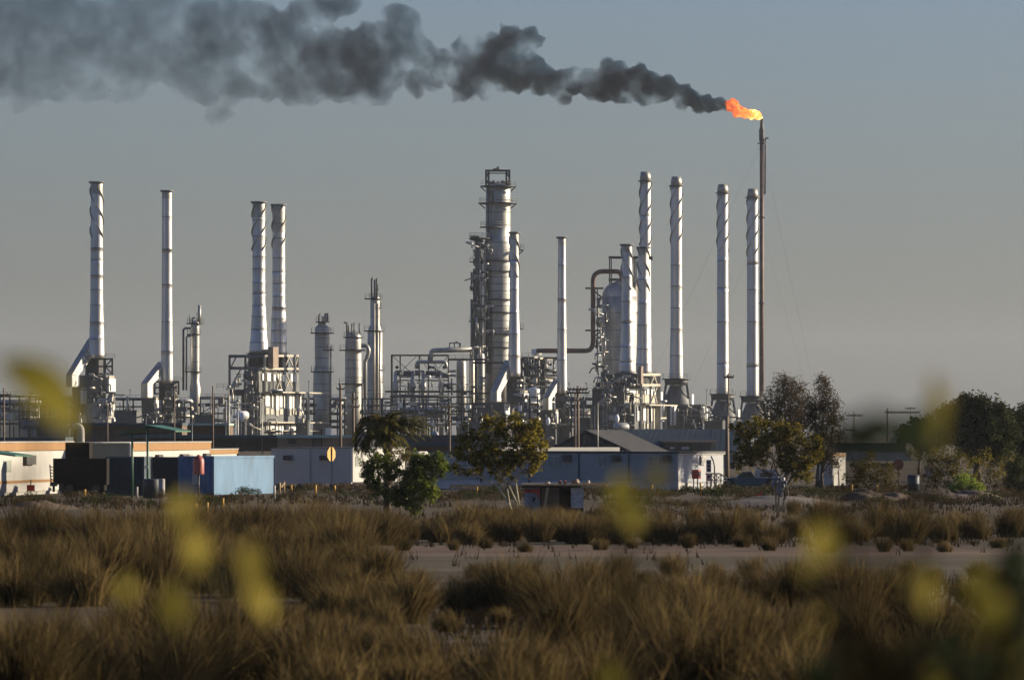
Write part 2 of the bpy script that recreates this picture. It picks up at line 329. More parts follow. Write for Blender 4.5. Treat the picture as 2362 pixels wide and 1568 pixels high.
# ---------------------------------------------------------------- platforms with railings
def platform(t, uc, v, Y, rpx, th=.28, n=18, rail=True):
    s = Y/K; c = W(uc, v, Y); r = rpx*s
    p = MB().lathe(c, [(r, c.z-th), (r, c.z)], n).build('platform', DARK, t)
    if rail:
        b = MB(); pts = [c+Vector((math.cos(2*math.pi*i/n)*r*.97, math.sin(2*math.pi*i/n)*r*.97, 0)) for i in range(n)]
        for i in range(n):
            q, q2 = pts[i], pts[(i+1) % n]
            if i % 2 == 0: b.bar(q, q+Vector((0, 0, 1.15)), .06)
            for h in (.6, 1.15): b.bar(q+Vector((0,0,h)), q2+Vector((0,0,h)), .06)
        b.build('railing', GREY, p)
    return p
def column(u, Y, prof, seams, label, name='distillation_column', plats=(), pipes=(), m=ALUD, cat='column', group='slim process columns', dome=True):
    s = Y/K; t = thing(name, label, cat, base(u, Y), group); c = W(u, 1000, Y); pr = []
    z = lambda v: W(0, v, Y).z
    pts = sorted([(v, w, 0) for v, w in prof] + [(q+.8, None, 1) for q in seams] + [(q-.8, None, 0) for q in seams], key=lambda x: -x[0]); cur = 0
    asc = sorted(prof)
    def hw(v):
        for (a, p), (b, q) in zip(asc, asc[1:]):
            if a <= v <= b: return p+(q-p)*(v-a)/(b-a)
        return asc[-1][1]
    for v, w, mi in pts:
        if w is None: cur = mi; pr.append((hw(v)*s+.05, z(v), cur))
        else: pr.append((w*s, z(v), cur))
    if dome:
        r, zt = pr[-1][0], pr[-1][1]; pr += [(r*math.cos(a), zt+r*.6*math.sin(a), 0) for a in (.3,.6,.9,1.2,1.5)]
    MB().lathe(c, pr).build('shell', [m, SEAM], t)
    for pl in plats: platform(t, *((pl[0], pl[1], Y, pl[2]) if len(pl) == 3 else pl))
    for pts, rad, mm, dy in pipes: MB().pipe([W(a, b, Y+dy) for a, b in pts], rad, rad*2.5, 8).build('pipe', mm, t)
    return t
column(450, 1380, [(745,9.5),(880,9.5),(895,12.5),(1010,12.5)], [770,800,835,862], 'slim column right of the plain second chimney, with a pipe frame along its left side',
    plats=[(450,745,20),(447,770,16),(446,856,20)], pipes=[([(460,747),(460,704)],.38,ALUD,0),([(423,900),(423,757),(440,757)],.26,GREY,-1),([(430,900),(430,775),(442,775)],.2,GREY,-1),
    ([(437,745),(437,726)],.12,GREY,-2),([(444,745),(444,733),(450,733)],.2,GREY,-2),([(455,745),(455,722)],.12,GREY,-2),([(441.5,752),(441.5,905)],.16,CREAM,-1.6)])
column(743, 1370, [(758,16.5),(845,16.5),(860,20),(1010,20)], [780,800,826,848,885,915,945], 'thick column with a two step platform head, leftmost of the middle three',
    plats=[(743,767,27),(744,741,16),(752,806,18),(743,856,27)], pipes=[([(743,760),(743,742)],.9,ALUD,0),([(735,767),(735,727),(739,723)],.15,GREY,-1),([(750,741),(750,722)],.2,GREY,-1),([(755,741),(755,722)],.25,GREY,-1),
    ([(745,741),(745,730)],.3,CREAM,-2),([(763,800),(763,985)],.2,CREAM,-1),([(731,775),(731,850)],.16,CREAM,-2.2)])
column(815, 1380, [(776,18),(880,19),(1010,19.5)], [790,805,830,850,870,905,940], 'thick column crowned by bent vent pipes, middle one of the middle three',
    plats=[(815,777,23),(815,806.5,33),(813,884,33)], pipes=[([(800,777),(800,744),(793,744)],.2,GREY,-1),([(804,777),(804,750),(800,744)],.2,GREY,1),([(812,777),(812,746)],.2,GREY,-2),([(817,777),(817,744)],.2,GREY,-1),([(829,777),(829,745)],.2,GREY,0),
    ([(833,797),(846,797),(851,808),(848,822),(842,832),(841,930)],.5,ALUD,-2),([(836,884),(836,985)],.28,CREAM,-2.4)])
column(865, 1410, [(688,10.5),(748,10.5),(764,17),(1010,17)], [730,790,830,900,940], 'tallest of the middle three columns, narrow above and wide below',
    plats=[(862,688,21),(869,709,12),(863,762,24),(870,852,17),(868,880,16)], pipes=[([(857,688),(857,645),(860,639)],.2,GREY,-1),([(864,688),(864,645)],.22,GREY,-1),([(869,688),(869,642)],.25,GREY,-1),([(866,670),(872,670),(872,655)],.2,GREY,-1),
    ([(863,700),(863,985)],.3,CREAM,-2.2),([(871,700),(871,985)],.3,CREAM,-1.8),([(876,764),(876,985)],.35,ALU,-1.2)])
# ---------------------------------------------------------------- the tallest column
TY = 1380
t = thing('fractionating_tower', 'tallest column of the plant, wide banded tower with a lifting frame on top', 'tower', base(1148, TY))
pr = []; z = lambda v: W(0, v, TY).z; s = TY/K; c = W(1149, 1000, TY)
ev = [(1010,30,0),(548,30,0),(546,28,0),(432,28,0)]
bands = [462,490,520,560,600,625,640,655,672,690,706,720,740,757,790,820,850]
for v in bands: ev += [(v+1, None, 1), (v-1, None, 0)]
cur = 0
for v, w, mi in sorted(ev, key=lambda x: -x[0]):
    if w is None: cur = mi; pr.append(((28 if v < 547 else 30)*s+.07, z(v), cur))
    else: pr.append((w*s, z(v), cur))
pr += [(28*s*math.cos(a), z(432)+1.2*math.sin(a), 0) for a in (.5, 1, 1.5)]
MB().lathe(c, pr, 40).build('shell', [ALUD, SEAM], t)
for p in [(1149,429,41),(1148,468,45),(1133,523,26),(1108,549,27),(1199,575,11),(1148,601,32),(1100,603,17),(1148,625,31.5),(1100,645,10),(1150,690,31.5),(1098,675,8),(1150,720,31.5),(1098,716,12),(1198,757,11),(1104,768,18),(1150,770,32),(1148,800,32)]: platform(t, p[0], p[1], TY-(1 if abs(p[0]-1148) < 10 else 2), p[2])
b = MB()
for u in (1121,1127,1168,1175):
    for dy in (-2.2, 2.2): b.bar(W(u,429,TY+dy), W(u,393,TY+dy), .45)
for dy in (-2.2, 2.2): b.bar(W(1120,394,TY+dy), W(1176,394,TY+dy), .5); b.bar(W(1120,400,TY+dy), W(1176,400,TY+dy), .25)
for u in (1121,1175): b.bar(W(u,394,TY-2.2), W(u,394,TY+2.2), .45)
for u0, u1 in ((1121,1127),(1168,1175)): b.pbar(u0,428,u1,412,TY-2.2,w=.25); b.pbar(u1,412,u0,398,TY-2.2,w=.25)
b.build('lifting_frame', DARK, t)
b = MB(); b.bar(W(1137,392,TY), W(1151,389,TY), .5); b.bar(W(1147,389,TY), W(1151,387,TY), .8); b.build('hoist', PWOOD, t)
for q in ((1131,426,.5),(1139,424,.45),(1160,424,.5),(1170,424,.5),(1149,426,.4)): MB().lathe(W(q[0],1000,TY-1), [(q[2],z(430)),(q[2],z(q[1]-4)),(q[2]*.4,z(q[1]-7))],10).build('vent', GREY, t)
for u0, u1, v in ((1108,1120,429),(1190,1178,429),(1105,1119,468),(1192,1178,468),(1088,1110,549),(1208,1196,575)): MB().bar(W(u0,v+1,TY-2), W(u1,v+13,TY-2), .25).build('bracket', DARK, t)
for pts, rad, mm, dy in [([(1118,560),(1118,800),(1124,812)],.32,CREAM,-3),([(1111.5,610),(1111.5,800)],.26,ALU,-3.4),([(1118,660),(1124,660)],.3,CREAM,-3),([(1100,598),(1108,592),(1112,604),(1106,616),(1096,612),(1094,602),(1100,594)],.42,GREY,-2.5),
    ([(1118,646),(1096,643),(1093,650),(1096,656),(1118,655)],.35,GREY,-3),([(1126,435),(1126,548)],.25,GREY,-3),([(1132,440),(1132,470)],.4,GREY,-3.2),([(1085,549),(1110,552),(1112,575)],.6,DARK,-1),([(1098,545),(1104,570),(1104,600)],.7,GREY,0),
    ([(1124,620),(1124,860)],.3,DARK,-3.2),([(1128,700),(1128,860)],.22,GREY,-3.3)]: MB().pipe([W(a,b_,TY+dy) for a, b_ in pts], rad, rad*2, 8).build('pipe', mm, t)
column(1103, 1377, [(568,6),(640,7),(700,8),(704,10.5),(1010,10.5)], [585,610,640,665,705,740,768,800,830], 'narrow dark side column crowded with pipes on the left flank of the tallest column', plats=[(1099,665,15,), (1098,740,17)],
    pipes=[([(1088,690),(1088,860)],.3,GREY,-2),([(1094,620),(1094,720),(1090,728),(1090,800)],.3,DARK,-2),([(1106,565),(1106,700)],.25,GREY,-2),([(1092,663),(1086,660),(1086,668),(1094,670)],.3,GREY,-2)], m=GREY)
# ---------------------------------------------------------------- domed vessel with the rusty overhead pipe
RY = 1352
t = column(1429, RY, [(684,40),(1010,40)], [722,762,800,830,870], 'broad domed vessel behind the short finned chimneys', 'reactor_vessel', [], [([(1393,700),(1393,900)],.3,CREAM,-4),([(1386,690),(1380,690),(1380,705),(1388,708)],.4,GREY,-3.5),([(1387,735),(1379,735),(1379,750),(1388,752)],.4,GREY,-3.5),
    ([(1464,650),(1464,860)],.5,TANP,2),([(1468,660),(1468,880)],.5,CREAM,3)], ALUD, 'vessel', None, False)
b = MB(); zc = W(0,684,RY).z; r = 40*RY/K
b.lathe(W(1429,1000,RY), [(r*math.cos(a), zc+r*.88*math.sin(a)) for a in [i*.13 for i in range(0, 11)]] + [(r*.2, zc+r*.88), (r*.2, zc+r*.98), (0.1, zc+r*.98)], 40, False).build('dome', ALUD, t)
for v in (722,762,802,836): MB().box(W(1466,v,RY+2), (1.6,2,.5)).build('landing', DARK, t)
b = MB()
for u in (1406,1410,1463,1467): b.pbar(u,592,u,660,RY,w=.28)
b.bar(W(1404,594,RY), W(1505,594,RY), .6); b.bar(W(1404,645,RY), W(1440,645,RY), .6); b.bar(W(1496,594,RY), W(1505,600,RY), .4); b.build('gantry_frame', DARK, t)
b = MB()
for v in (665,762): b.bar(W(1350,v,RY-1), W(1392,v,RY-1), .4)
for v0, v1 in ((672,690),(800,782),(775,760)): b.bar(W(1372,v0,RY-1), W(1392,v1,RY-1), .35)
for v in range(690, 850, 18): b.bar(W(1374,v,RY-1), W(1388,v,RY-1), .25)
b.bar(W(1378,665,RY-1), W(1378,860,RY-1), .25); b.build('pipe_brackets', DARK, t)
t = tag(MB().pipe([W(1436,650,RY-2), W(1432,626,RY-2), W(1368,626,RY-2), W(1368,809,RY-2), W(1240,809,RY-14)], .56, 2.4, 14).build('overhead_pipe', RUST), 'thick rusty brown pipe arching over the domed vessel and running left', 'pipe')
# ---------------------------------------------------------------- flare stack, flame
FY = 1600; s = FY/K
t = thing('flare_stack', 'very tall thin dark flare stack burning at its top', 'flare stack', base(1757, FY))
c = W(1757,1000,FY); z = lambda v: W(0, v, FY).z
MB().lathe(c, [(5.2*s,0),(5.0*s,z(700)),(4.4*s,z(330))], 14).build('riser', RUST, t)
MB().lathe(c, [(4.6*s,z(330)),(6.2*s,z(322)),(6*s,z(300)),(4.2*s,z(294)),(3.6*s,z(274)),(2.6*s,z(274))], 14).build('flare_tip', DARK, t)
for v, r_ in ((330,10),(301,7),(500,9),(698,8)): platform(t, 1757, v, FY, r_, .3, 10, False)
MB().pipe([W(1773,319,FY), W(1765.5,319,FY), W(1764.5,448,FY)], .22, .5, 6).build('pilot_pipe', RUST, t)
b = MB()
for v in (340,385,445,330): b.pbar(1757,v,1765,v,FY,w=.18)
b.build('pipe_clamps', RUST, t)
for v, du, dy in ((330,-330,-20),(330,150,30),(520,-220,-20),(520,140,30)):
    MB().bar(W(1757,v,FY), base(1757+du,FY+dy), .03).build('guy_wire', GREY, t)
# ---------------------------------------------------------------- furnaces
def part(t, name, m, *calls):
    b = MB()
    for fn, *a in calls: getattr(b, fn)(*a)
    return b.build(name, m, t)
def railrun(t, u0, u1, v, Y, Y1=None, h=1.1):
    p, q = W(u0,v,Y), W(u1,v,Y1 or Y); b = MB(); n = max(2, int((q-p).length/1.6))
    for i in range(n+1): a = p+(q-p)*(i/n); b.bar(a, a+Vector((0,0,h)), .07)
    for k in (.55, h): b.bar(p+Vector((0,0,k)), q+Vector((0,0,k)), .07)
    return b.build('railing', GREY, t)
def dY(um, Y, u): return Y + (u-um)*Y/K/math.tan(TH)      # depth along a right-hand face at pixel u
# left big furnace under the pair of chimneys
Y = 1292; um = 600
t = thing('process_furnace', 'large furnace block with brightly lit ribbed side under the close chimney pair', 'furnace', base(um, Y), 'process furnaces')
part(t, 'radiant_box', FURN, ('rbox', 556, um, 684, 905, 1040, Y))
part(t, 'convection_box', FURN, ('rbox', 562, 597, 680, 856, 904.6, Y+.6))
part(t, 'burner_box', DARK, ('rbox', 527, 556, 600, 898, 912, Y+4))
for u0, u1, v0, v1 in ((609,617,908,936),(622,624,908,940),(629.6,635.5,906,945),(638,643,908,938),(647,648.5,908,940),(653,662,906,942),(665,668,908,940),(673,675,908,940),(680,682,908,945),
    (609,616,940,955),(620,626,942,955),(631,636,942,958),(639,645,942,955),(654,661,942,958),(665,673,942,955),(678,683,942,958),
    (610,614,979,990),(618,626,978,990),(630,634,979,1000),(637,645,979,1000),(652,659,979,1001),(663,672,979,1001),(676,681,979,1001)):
    MB().rp(um, Y, u0, u1, v0, v1, R.uniform(.15,.4)).build('cladding_panel', PANEL if v0 < 940 or v0 > 970 else TANP, t)  # sunlit stripes of the side wall, put in as bright panels
for u0, u1, v0, v1 in ((602,607,861,877),(612,619,860,878),(623,629,862,877),(634,640,860,876),(644,650,862,878),(660,664,860,878),(668,674,862,878)):
    MB().rp(597, Y+.6, u0, u1, v0, v1, .3).build('header_panel', PANEL, t)  # sunlight on the upper side put into bright panels
for v, u1 in ((904,727),(974,726)): MB().rp(um, Y, um+4, u1, v-1.6, v+1.6, 2.2, TH, 0, 2.2).build('side_walkway', CREAM, t)  # sunlit walkway edges put into the cream colour
MB().rp(um, Y, um+10, 712, 992, 994, 1.4, TH, 0, 1).build('side_walkway', CREAM, t)
b = MB(); ex, ey = axes(TH); 
def fr(b, u, Y, v0, v1, w): b.pbar(u, v0, u, v1, Y, w=w)
for u, YY, v1 in ((529.5,Y+2,898),(566,Y+2,855)): fr(b, u, YY, 820, v1, .5)
for v in (821.5,849): b.bar(W(529,v,Y+2), W(612,v,Y-1), .7)
for a in ((532,848,545,823),(532,893,556,850),(562,880,566,852),(568,848,577,824)): b.pbar(*a, Y+1, w=.3)
b.build('front_frame', GREY, t)
b = MB()
for u in (610.5,655,678,686.5): fr(b, u, dY(um,Y,u), 820, 1000, .55)
for u in (630,644): fr(b, u, dY(um,Y,u)-1, 850, 905, .35)
for v in (820.5,850.5): b.bar(W(612,v,dY(um,Y,612)-1), W(687,v,dY(um,Y,687)-1), .5)
for a in ((656,848,666,824),(666,824,677,848),(679,848,686,826),(656,900,677,856),(677,900,656,856),(679,856,686,900),(637,860,650,900),(650,860,637,900)): b.pbar(a[0],a[1],a[2],a[3],dY(um,Y,a[0])-1,dY(um,Y,a[2])-1,w=.28)
for u in (700,712): fr(b, u, dY(um,Y,u), 905, 1000, .4)
b.build('side_frame', CREAM, t)
b = MB()
for u in (526,540,548,566,585,594): fr(b, u, Y-1.5, 912, 1010, .22)
b.bar(W(526,940,Y-1.5), W(596,944,Y-1.5), .2); b.build('stanchions', CREAM, t)
MB().lathe(W(597,0,1300), [(2.6,W(0,905,1300).z),(2.4,W(0,817,1300).z),(2.9,W(0,816,1300).z),(2.9,W(0,814,1300).z)]).build('stack_base', DARK, t)
MB().lathe(W(643,0,1316), [(2.3,W(0,905,1316).z),(2.1,W(0,819,1316).z),(2.6,W(0,818.5,1316).z),(2.6,W(0,817,1316).z)]).build('stack_base', DARK, t)
MB().rbox(618,630,641,800,847,1296).build('brick_flue', BROWN, t)
for pts, rd in ([(556,868),(550,868),(550,893)],.22), ([(545,880),(538,886),(534,895)],.3), ([(608,850),(596,853),(596,900)],.25), ([(592,918),(596,914),(600,914)],.3): MB().pipe([W(a,b_,Y-1.5) for a,b_ in pts], rd, rd*2, 8).build('pipe', CREAM, t)
railrun(t, 500, 530, 897, Y+1)
# right furnace under the short pair
Y = 1282; um = 1464
t = thing('process_furnace', 'furnace block with tan ribbed lit side below the two short finned chimneys', 'furnace', base(um, Y), 'process furnaces')
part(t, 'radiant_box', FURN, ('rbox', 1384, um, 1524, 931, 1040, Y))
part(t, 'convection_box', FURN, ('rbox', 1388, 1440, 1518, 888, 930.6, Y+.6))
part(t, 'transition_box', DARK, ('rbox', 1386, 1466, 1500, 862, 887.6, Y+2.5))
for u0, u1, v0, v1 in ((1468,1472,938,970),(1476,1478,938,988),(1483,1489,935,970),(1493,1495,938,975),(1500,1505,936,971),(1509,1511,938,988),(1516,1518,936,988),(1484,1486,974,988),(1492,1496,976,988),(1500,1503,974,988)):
    MB().rp(um, Y, u0, u1, v0, v1, .3).build('cladding_panel', PANEL if v1 < 972 else TANP, t)  # sun on the ribbed side put into the panel colours
MB().rp(1440, Y+.6, 1442, 1516, 906, 928, .1).build('lower_casing', TANP, t)
for u0, u1 in ((1442,1448),(1450,1463),(1466,1470),(1474,1479),(1484,1489),(1492,1497),(1501,1506),(1509,1514)): MB().rp(1440, Y+.6, u0, u1, 896, 907+R.uniform(-1,3), .5).build('header_panel', PANEL, t)
MB().rp(um, Y, um+16, 1552, 932, 935, 2, TH, 0, 2.2).build('side_walkway', CREAM, t)
b = MB()
for u in (1478,1500,1516.5,1521): fr(b, u, dY(um,Y,u)-1, 863, 990, .5)
for v in (864,888): b.bar(W(1479,v,dY(um,Y,1479)-1), W(1521,v,dY(um,Y,1521)-1), .55)
for a in ((1501,886,1508,866),(1508,866,1515,886),(1501,930,1515,892),(1515,930,1508,905)): b.pbar(a[0],a[1],a[2],a[3],dY(um,Y,a[0])-1,dY(um,Y,a[2])-1,w=.28)
b.bar(W(1536,935,dY(um,Y,1536)), W(1536,990,dY(um,Y,1536)), .4); b.bar(W(1522,964,dY(um,Y,1522)), W(1536,964,dY(um,Y,1536)), .4)
b.build('side_frame', CREAM, t)
b = MB()
for u in (1372,1392,1400,1416,1434,1441): fr(b, u, Y-1.5, 935, 1005, .22)
b.bar(W(1380,933,Y-1.5), W(1464,933,Y-1.5), .35); b.build('stanchions', CREAM, t)
part(t, 'flue_block', DARK, ('rbox', 1366, 1384, 1420, 896, 1040, Y+6))
MB().lathe(W(1446,0,1290), [(2,W(0,895,1290).z),(1.9,W(0,864,1290).z),(2.3,W(0,862,1290).z),(2.3,W(0,858,1290).z)]).build('stack_base', GREY, t)
MB().lathe(W(1484,0,1304), [(2,W(0,900,1304).z),(1.9,W(0,866,1304).z),(2.3,W(0,864,1304).z),(2.3,W(0,861,1304).z)]).build('stack_base', GREY, t)
MB().rbox(1471,1479,1484,845,885,1284).build('brick_flue', BROWN, t)
railrun(t, 1352, 1386, 900, Y+4)
# small furnaces under the ducted chimneys
def furnace(label, Y, boxes, lits, stack_u, vs, frame, extra=()):
    t = thing('process_furnace', label, 'furnace', base(stack_u, Y), 'process furnaces')
    for i, (ul, um, ur, vt, vb, mm) in enumerate(boxes): MB().rbox(ul, um, ur, vt, vb, Y+i*1.5).build('furnace_box', mm, t)
    for u0, um, ur, vt, vb in lits:
        b = MB().rbox(u0, um, ur, vt, vb, Y-1.2, TH); b.build('header_box', PANEL, t); MB().rbox(u0+1, um, um+(ur-um)*.8, vt-6, vt-1.2, Y-1).build('vent_cap', CREAM, t)  # sunlight on these boxes is put into the pale panel colour
    z0 = W(0,vs,Y+8).z; s = Y/K; r = frame[4]*s
    MB().lathe(W(stack_u,0,Y+8), [(r,2),(r,z0-1),(r*1.25,z0-.6),(r*1.25,z0)]).build('stack_base', DARK, t)
    b = MB(); u0, u1, v0, v1 = frame[:4]
    for u in (u0, (u0+u1)/2, u1): b.pbar(u, v0, u, v1, Y+2, w=.4)
    for v in (v0, (v0+v1)/2, v1): b.bar(W(u0-2,v,Y+2), W(u1+2,v,Y+2), .4)
    b.pbar((u0+u1)/2, (v0+v1)/2, u1, v0, Y+2, w=.3); b.pbar((u0+u1)/2, (v0+v1)/2, u1, v1, Y+2, w=.3); b.build('support_frame', DARK, t)
    for a in extra: MB().bar(W(a[0],a[2],Y-2), W(a[1],a[2],Y-2), .35).build('walkway', CREAM, t)
    railrun(t, u0-4, u1+6, v0, Y+2)
    return t
furnace('furnace block below the far left chimney with stepped sunlit boxes', 1318, [(182,244,262,865,931,FURN),(190,246,262,931,1040,ALUD),(196,226,240,826,866,DARK),(166,188,200,890,1040,FURN)],
    [(248,252,264,873,903),(186,190,203,900,931),(246,249,257,936,958),(182,185,197,958,977)], 223, 826, (226,259,828,862,16), [(205,222,933),(262,288,911),(236,256,862)])
furnace('furnace block below the plain smooth second chimney', 1328, [(326,360,404,915,1040,FURN),(366,400,412,880,950,DARK)], [(356,360,370,922,953),(402,405,413,925,950)], 385, 882, (357,412,880,908,11), [(368,396,955),(405,426,955)])
furnace('ribbed furnace block below the slim chimney by the tallest column', 1323, [(1087,1166,1200,928,1040,FURN),(1168,1200,1212,868,928,DARK)], [(1163,1166.5,1176,931,956),(1206,1209.5,1219.6,907,932),(1200,1203,1208,955,980)], 1186, 868, (1178,1206,868,896,13), [(1190,1208,898)])
furnace('small furnace block below the slenderest chimney', 1333, [(1240,1282,1300,945,1040,FURN),(1284,1314,1324,940,1040,DARK)], [(1279,1282,1289,949,976),(1312,1314.5,1321,949,976)], 1296, 908, (1283,1316,909,940,11), [(1285,1320,978)])
# round bases of the right row: platform, skirt, splayed legs, cone and drum
def rowbase(u, Y, vp, vg, label, hwp=33):
    s = Y/K; t = thing('heater_base', label, 'heater', base(u, Y), 'round heaters under the right row of chimneys'); c = W(u,1000,Y); z = lambda v: W(0,v,Y).z
    platform(t, u, vp, Y, hwp)
    MB().lathe(c, [(26*s,z(vp+15)),(28*s,z(vp+2))], 20).build('skirt', DARK, t)
    MB().lathe(c, [(32*s,0),(32*s,z(vp+53)),(30*s,z(vp+44)),(22*s,z(vp+34)),(15*s,z(vp+16))], 24).build('radiant_drum', FURN, t)
    for k in range(8):
        a = k*math.pi/4+.3; d = Vector((math.cos(a), math.sin(a), 0)); p = Vector((c.x,c.y,0))
        MB().bar(p+d*26*s+Vector((0,0,z(vp+14))), p+d*31*s+Vector((0,0,z(vp+46))), .4).build('leg', GREY, t)
    MB().rbox(u+34,u+36,u+41,vp+36,vp+60,Y-1).build('header_box', PANEL, t)  # pale colour carries the sunlight on this box
    return t
rowbase(1560, 1440, 873, 930, 'domed drum with splayed legs under the second chimney of the right row')
rowbase(1667, 1480, 908, 960, 'domed drum with splayed legs under the third chimney of the right row', 31)
rowbase(1736, 1505, 913, 965, 'domed drum with splayed legs beside the thin flare stack, half behind a tree', 31)
rowbase(1488.5, 1420, 868, 930, 'domed drum hidden behind the furnace of the short chimney pair', 31)
t = thing('control_house', 'dark louvred block with sunlit ends right of the tan furnace', 'plant building', base(1590, 1400))
part(t, 'wall', DARK, ('rbox', 1559, 1621, 1640, 936, 1040, 1400))
for a in ((1546,1549,1553),(1554,1556,1561),(1619,1621.5,1626),(1627,1629,1633)): MB().rbox(*a, 936 if a[0] < 1600 else 938, 980 if a[0] < 1600 else 977, 1398).build('sunlit_end', PANEL, t)  # sunlit end faces of the dark block, put in as bright panels
for i, v in enumerate((945,955,965,974)): MB().rbox(1562+i,1612,1616,v,v+4,1399).build('louvre', GREY, t)
MB().rbox(1558,1622,1642,932.4,935.4,1399.4).build('roof_slab', GREY, t)
t = thing('parapet_wall', 'low bright white wall behind the hip roofed house', 'wall', base(1600, 1250)); part(t, 'wall', WHITE, ('rbox', 1470, 1500, 1664, 989.5, 1020, 1250, math.radians(60)))
# ---------------------------------------------------------------- exchanger structure left of the tallest column
Y = 1365
t = thing('pipe_structure', 'open steel frame full of pipes and vessels left of the tallest column', 'steel frame', base(1000, Y))
b = MB()
b.pbar(903.7,819,903.7,1020,Y,w=.45)
for u in (923,967,988,1034): b.pbar(u,819,u,1020,Y+2,w=.3)
b.bar(W(902,819.5,Y), W(1034,819.5,Y), .4)
for a in ((906,822,945,856),(960,822,925,856),(968,822,985,850),(1032,822,1012,850),(990,822,1010,850)): b.pbar(*a,Y+2,w=.14)
for v in (865,877,903,922,940): b.bar(W(912,v,Y+1), W(1036,v,Y+1), .28)
b.build('steel_frame', DARK, t)
MB().bar(W(888,903,Y-2), W(1092,903,Y-2), .5).build('walkway', DARK, t); railrun(t, 888, 1092, 903, Y-2)
MB().bar(W(1034,829,Y-2), W(1118,829,Y-2), .5).build('walkway', DARK, t); railrun(t, 1034, 1100, 829, Y-2)
MB().bar(W(1090,836.5,Y-1), W(1165,836.5,Y-1), .5).build('walkway', DARK, t)
MB().bar(W(1085,907,Y-1), W(1140,907,Y-1), .4).build('walkway', DARK, t)
for pts, rd in ([(995,835),(995,809),(1010,808),(1088,806)],.6), ([(961,850),(961,834.5),(1029,834.5),(1029,850)],.42), ([(1086,822),(1086,802),(1104,801)],.22), ([(1060,806),(1060,790),(1050,789)],.2), ([(1107,801),(1107,825)],.2):
    MB().pipe([W(a,b_,Y) for a,b_ in pts], rd, rd*2.2, 12).build('pipe', ALUD if rd > .3 else CREAM, t)
for u in (915.7,963.7,991,1024.8): MB().tube([W(u,847,Y-2), W(u,847,Y+5)], .42, 12).build('header_end', DARK, t)
for u0, u1, v in ((912,928,860),(930,955,861),(957,978,860),(982,1016,861),(1018,1034,866)): MB().tube([W(u0,v,Y-1), W(u1,v,Y-1)], .62, 10).build('heat_exchanger', FURN, t)
for u in (912,951.5,976,1018):
    z = lambda v: W(0,v,Y).z
    MB().lathe(W(u,0,Y-1.5), [(.55,2),(.55,z(905)),(.8,z(893)),(.7,z(884)),(.4,z(876)),(.45,z(858))], 12).build('vertical_leg', ALUD, t)
for u0, u1, v, m_ in ((1036,1052,856,CREAM),(1036,1052,866,CREAM),(1030,1046,894,DARK),(920,944,912,GREY),(940,1000,915,GREY),(1005,1030,914,GREY),(920,948,868,CREAM),(930,1010,932,FURN),(912,1010,948,DARK)): MB().tube([W(u0,v,Y-1), W(u1,v,Y-1)], .3, 8).build('pipe', m_, t)
for u, v in ((944,912),(956,932),(985,928),(1010,915),(1000,936),(930,930),(1016,932)): MB().lathe(W(u,0,Y-3), [(.3,W(0,v+3,Y).z),(.45,W(0,v,Y).z),(.2,W(0,v-4,Y).z)], 8).build('valve', CREAM, t)
part(t, 'access_stair_frame', GREY, ('pbar',1036,791,1062,791,Y), ('pbar',1037,791,1037,808,Y), ('pbar',1048,791,1048,808,Y), ('pbar',1062,791,1062,806,Y))
def vessel(u, Y, r, vt, label, m=ALUD, seams=(), plats=(), vb=1020): return column(u, Y, [(vt,r),(vb,r)], list(seams), label, 'process_vessel', plats, [], m, 'vessel', 'upright process vessels')
vessel(1064, 1368, 11, 836, 'grey upright vessel just right of the open pipe frame', ALUD, [870,905], [(1064,903,14),(1064,940,14)])
vessel(1088.5, 1370, 6, 828, 'thin upright vessel, middle of three beside the tallest column', ALUD, [880,910])
vessel(1109, 1366, 8, 818, 'upright vessel nearest the left foot of the tallest column', ALUD, [835,870], [(1109,918,12)])
vessel(1232.5, 1340, 12.5, 899, 'bright stubby upright tank between the two small ducted chimneys', PANEL, [915], [(1236,941,16)])
# ---------------------------------------------------------------- exchanger deck between the slim chimneys
Y = 1362
t = thing('exchanger_deck', 'raised deck of crowded dark pipework between the two slim ducted chimneys', 'steel frame', base(1245, Y))
MB().bar(W(1203,825,Y), W(1290,826,Y), .5).build('walkway', DARK, t); railrun(t, 1203, 1235, 825, Y)
MB().rbox(1240,1246,1286,824,828.5,Y-3).build('sunlit_beam', CREAM, t); MB().rbox(1230,1233,1241,822,826,Y-3.4).build('sunlit_beam', CREAM, t)  # sunlit stretches of the dark deck edge, put in as cream beams
MB().tube([W(1229,812,Y-10), W(1247,811,Y-9)], .75, 14).build('drum', PANEL, t)
for i in range(9):
    u = 1204+i*6.3; MB().lathe(W(u,0,Y+R.uniform(-2,2)), [(.4,W(0,890,Y).z),(.5,W(0,868,Y).z),(.28,W(0,862-R.uniform(0,8),Y).z),(.55,W(0,846,Y).z),(.3,W(0,838,Y).z),(.35,W(0,826,Y).z)], 8).build('riser_pipe', DARK if i % 3 else GREY, t)
b = MB()
for u in (1200,1218,1259,1277): b.pbar(u,826,u,960,Y+1,w=.35)
for v in (866,880): b.bar(W(1200,v,Y), W(1285,v,Y), .4)
b.pbar(1277,832,1284,828,Y,w=.3); b.build('steel_frame', GREY, t)
MB().bar(W(1259,828,Y-2.5), W(1259,905,Y-2.5), .5).build('post', CREAM, t)
MB().rbox(1213,1215,1256,886.5,890,Y-4).build('sunlit_beam', CREAM, t); MB().rbox(1256,1259,1277,873,877,Y-4).build('sunlit_beam', CREAM, t)
for i in range(14): u, v = R.uniform(1204,1276), R.uniform(838,884); MB().lathe(W(u,0,Y-3), [(.25,W(0,v+3,Y).z),(.5,W(0,v,Y).z),(.2,W(0,v-3,Y).z)], 8).build('valve', R.choice([CREAM,GREY,DARK]), t)
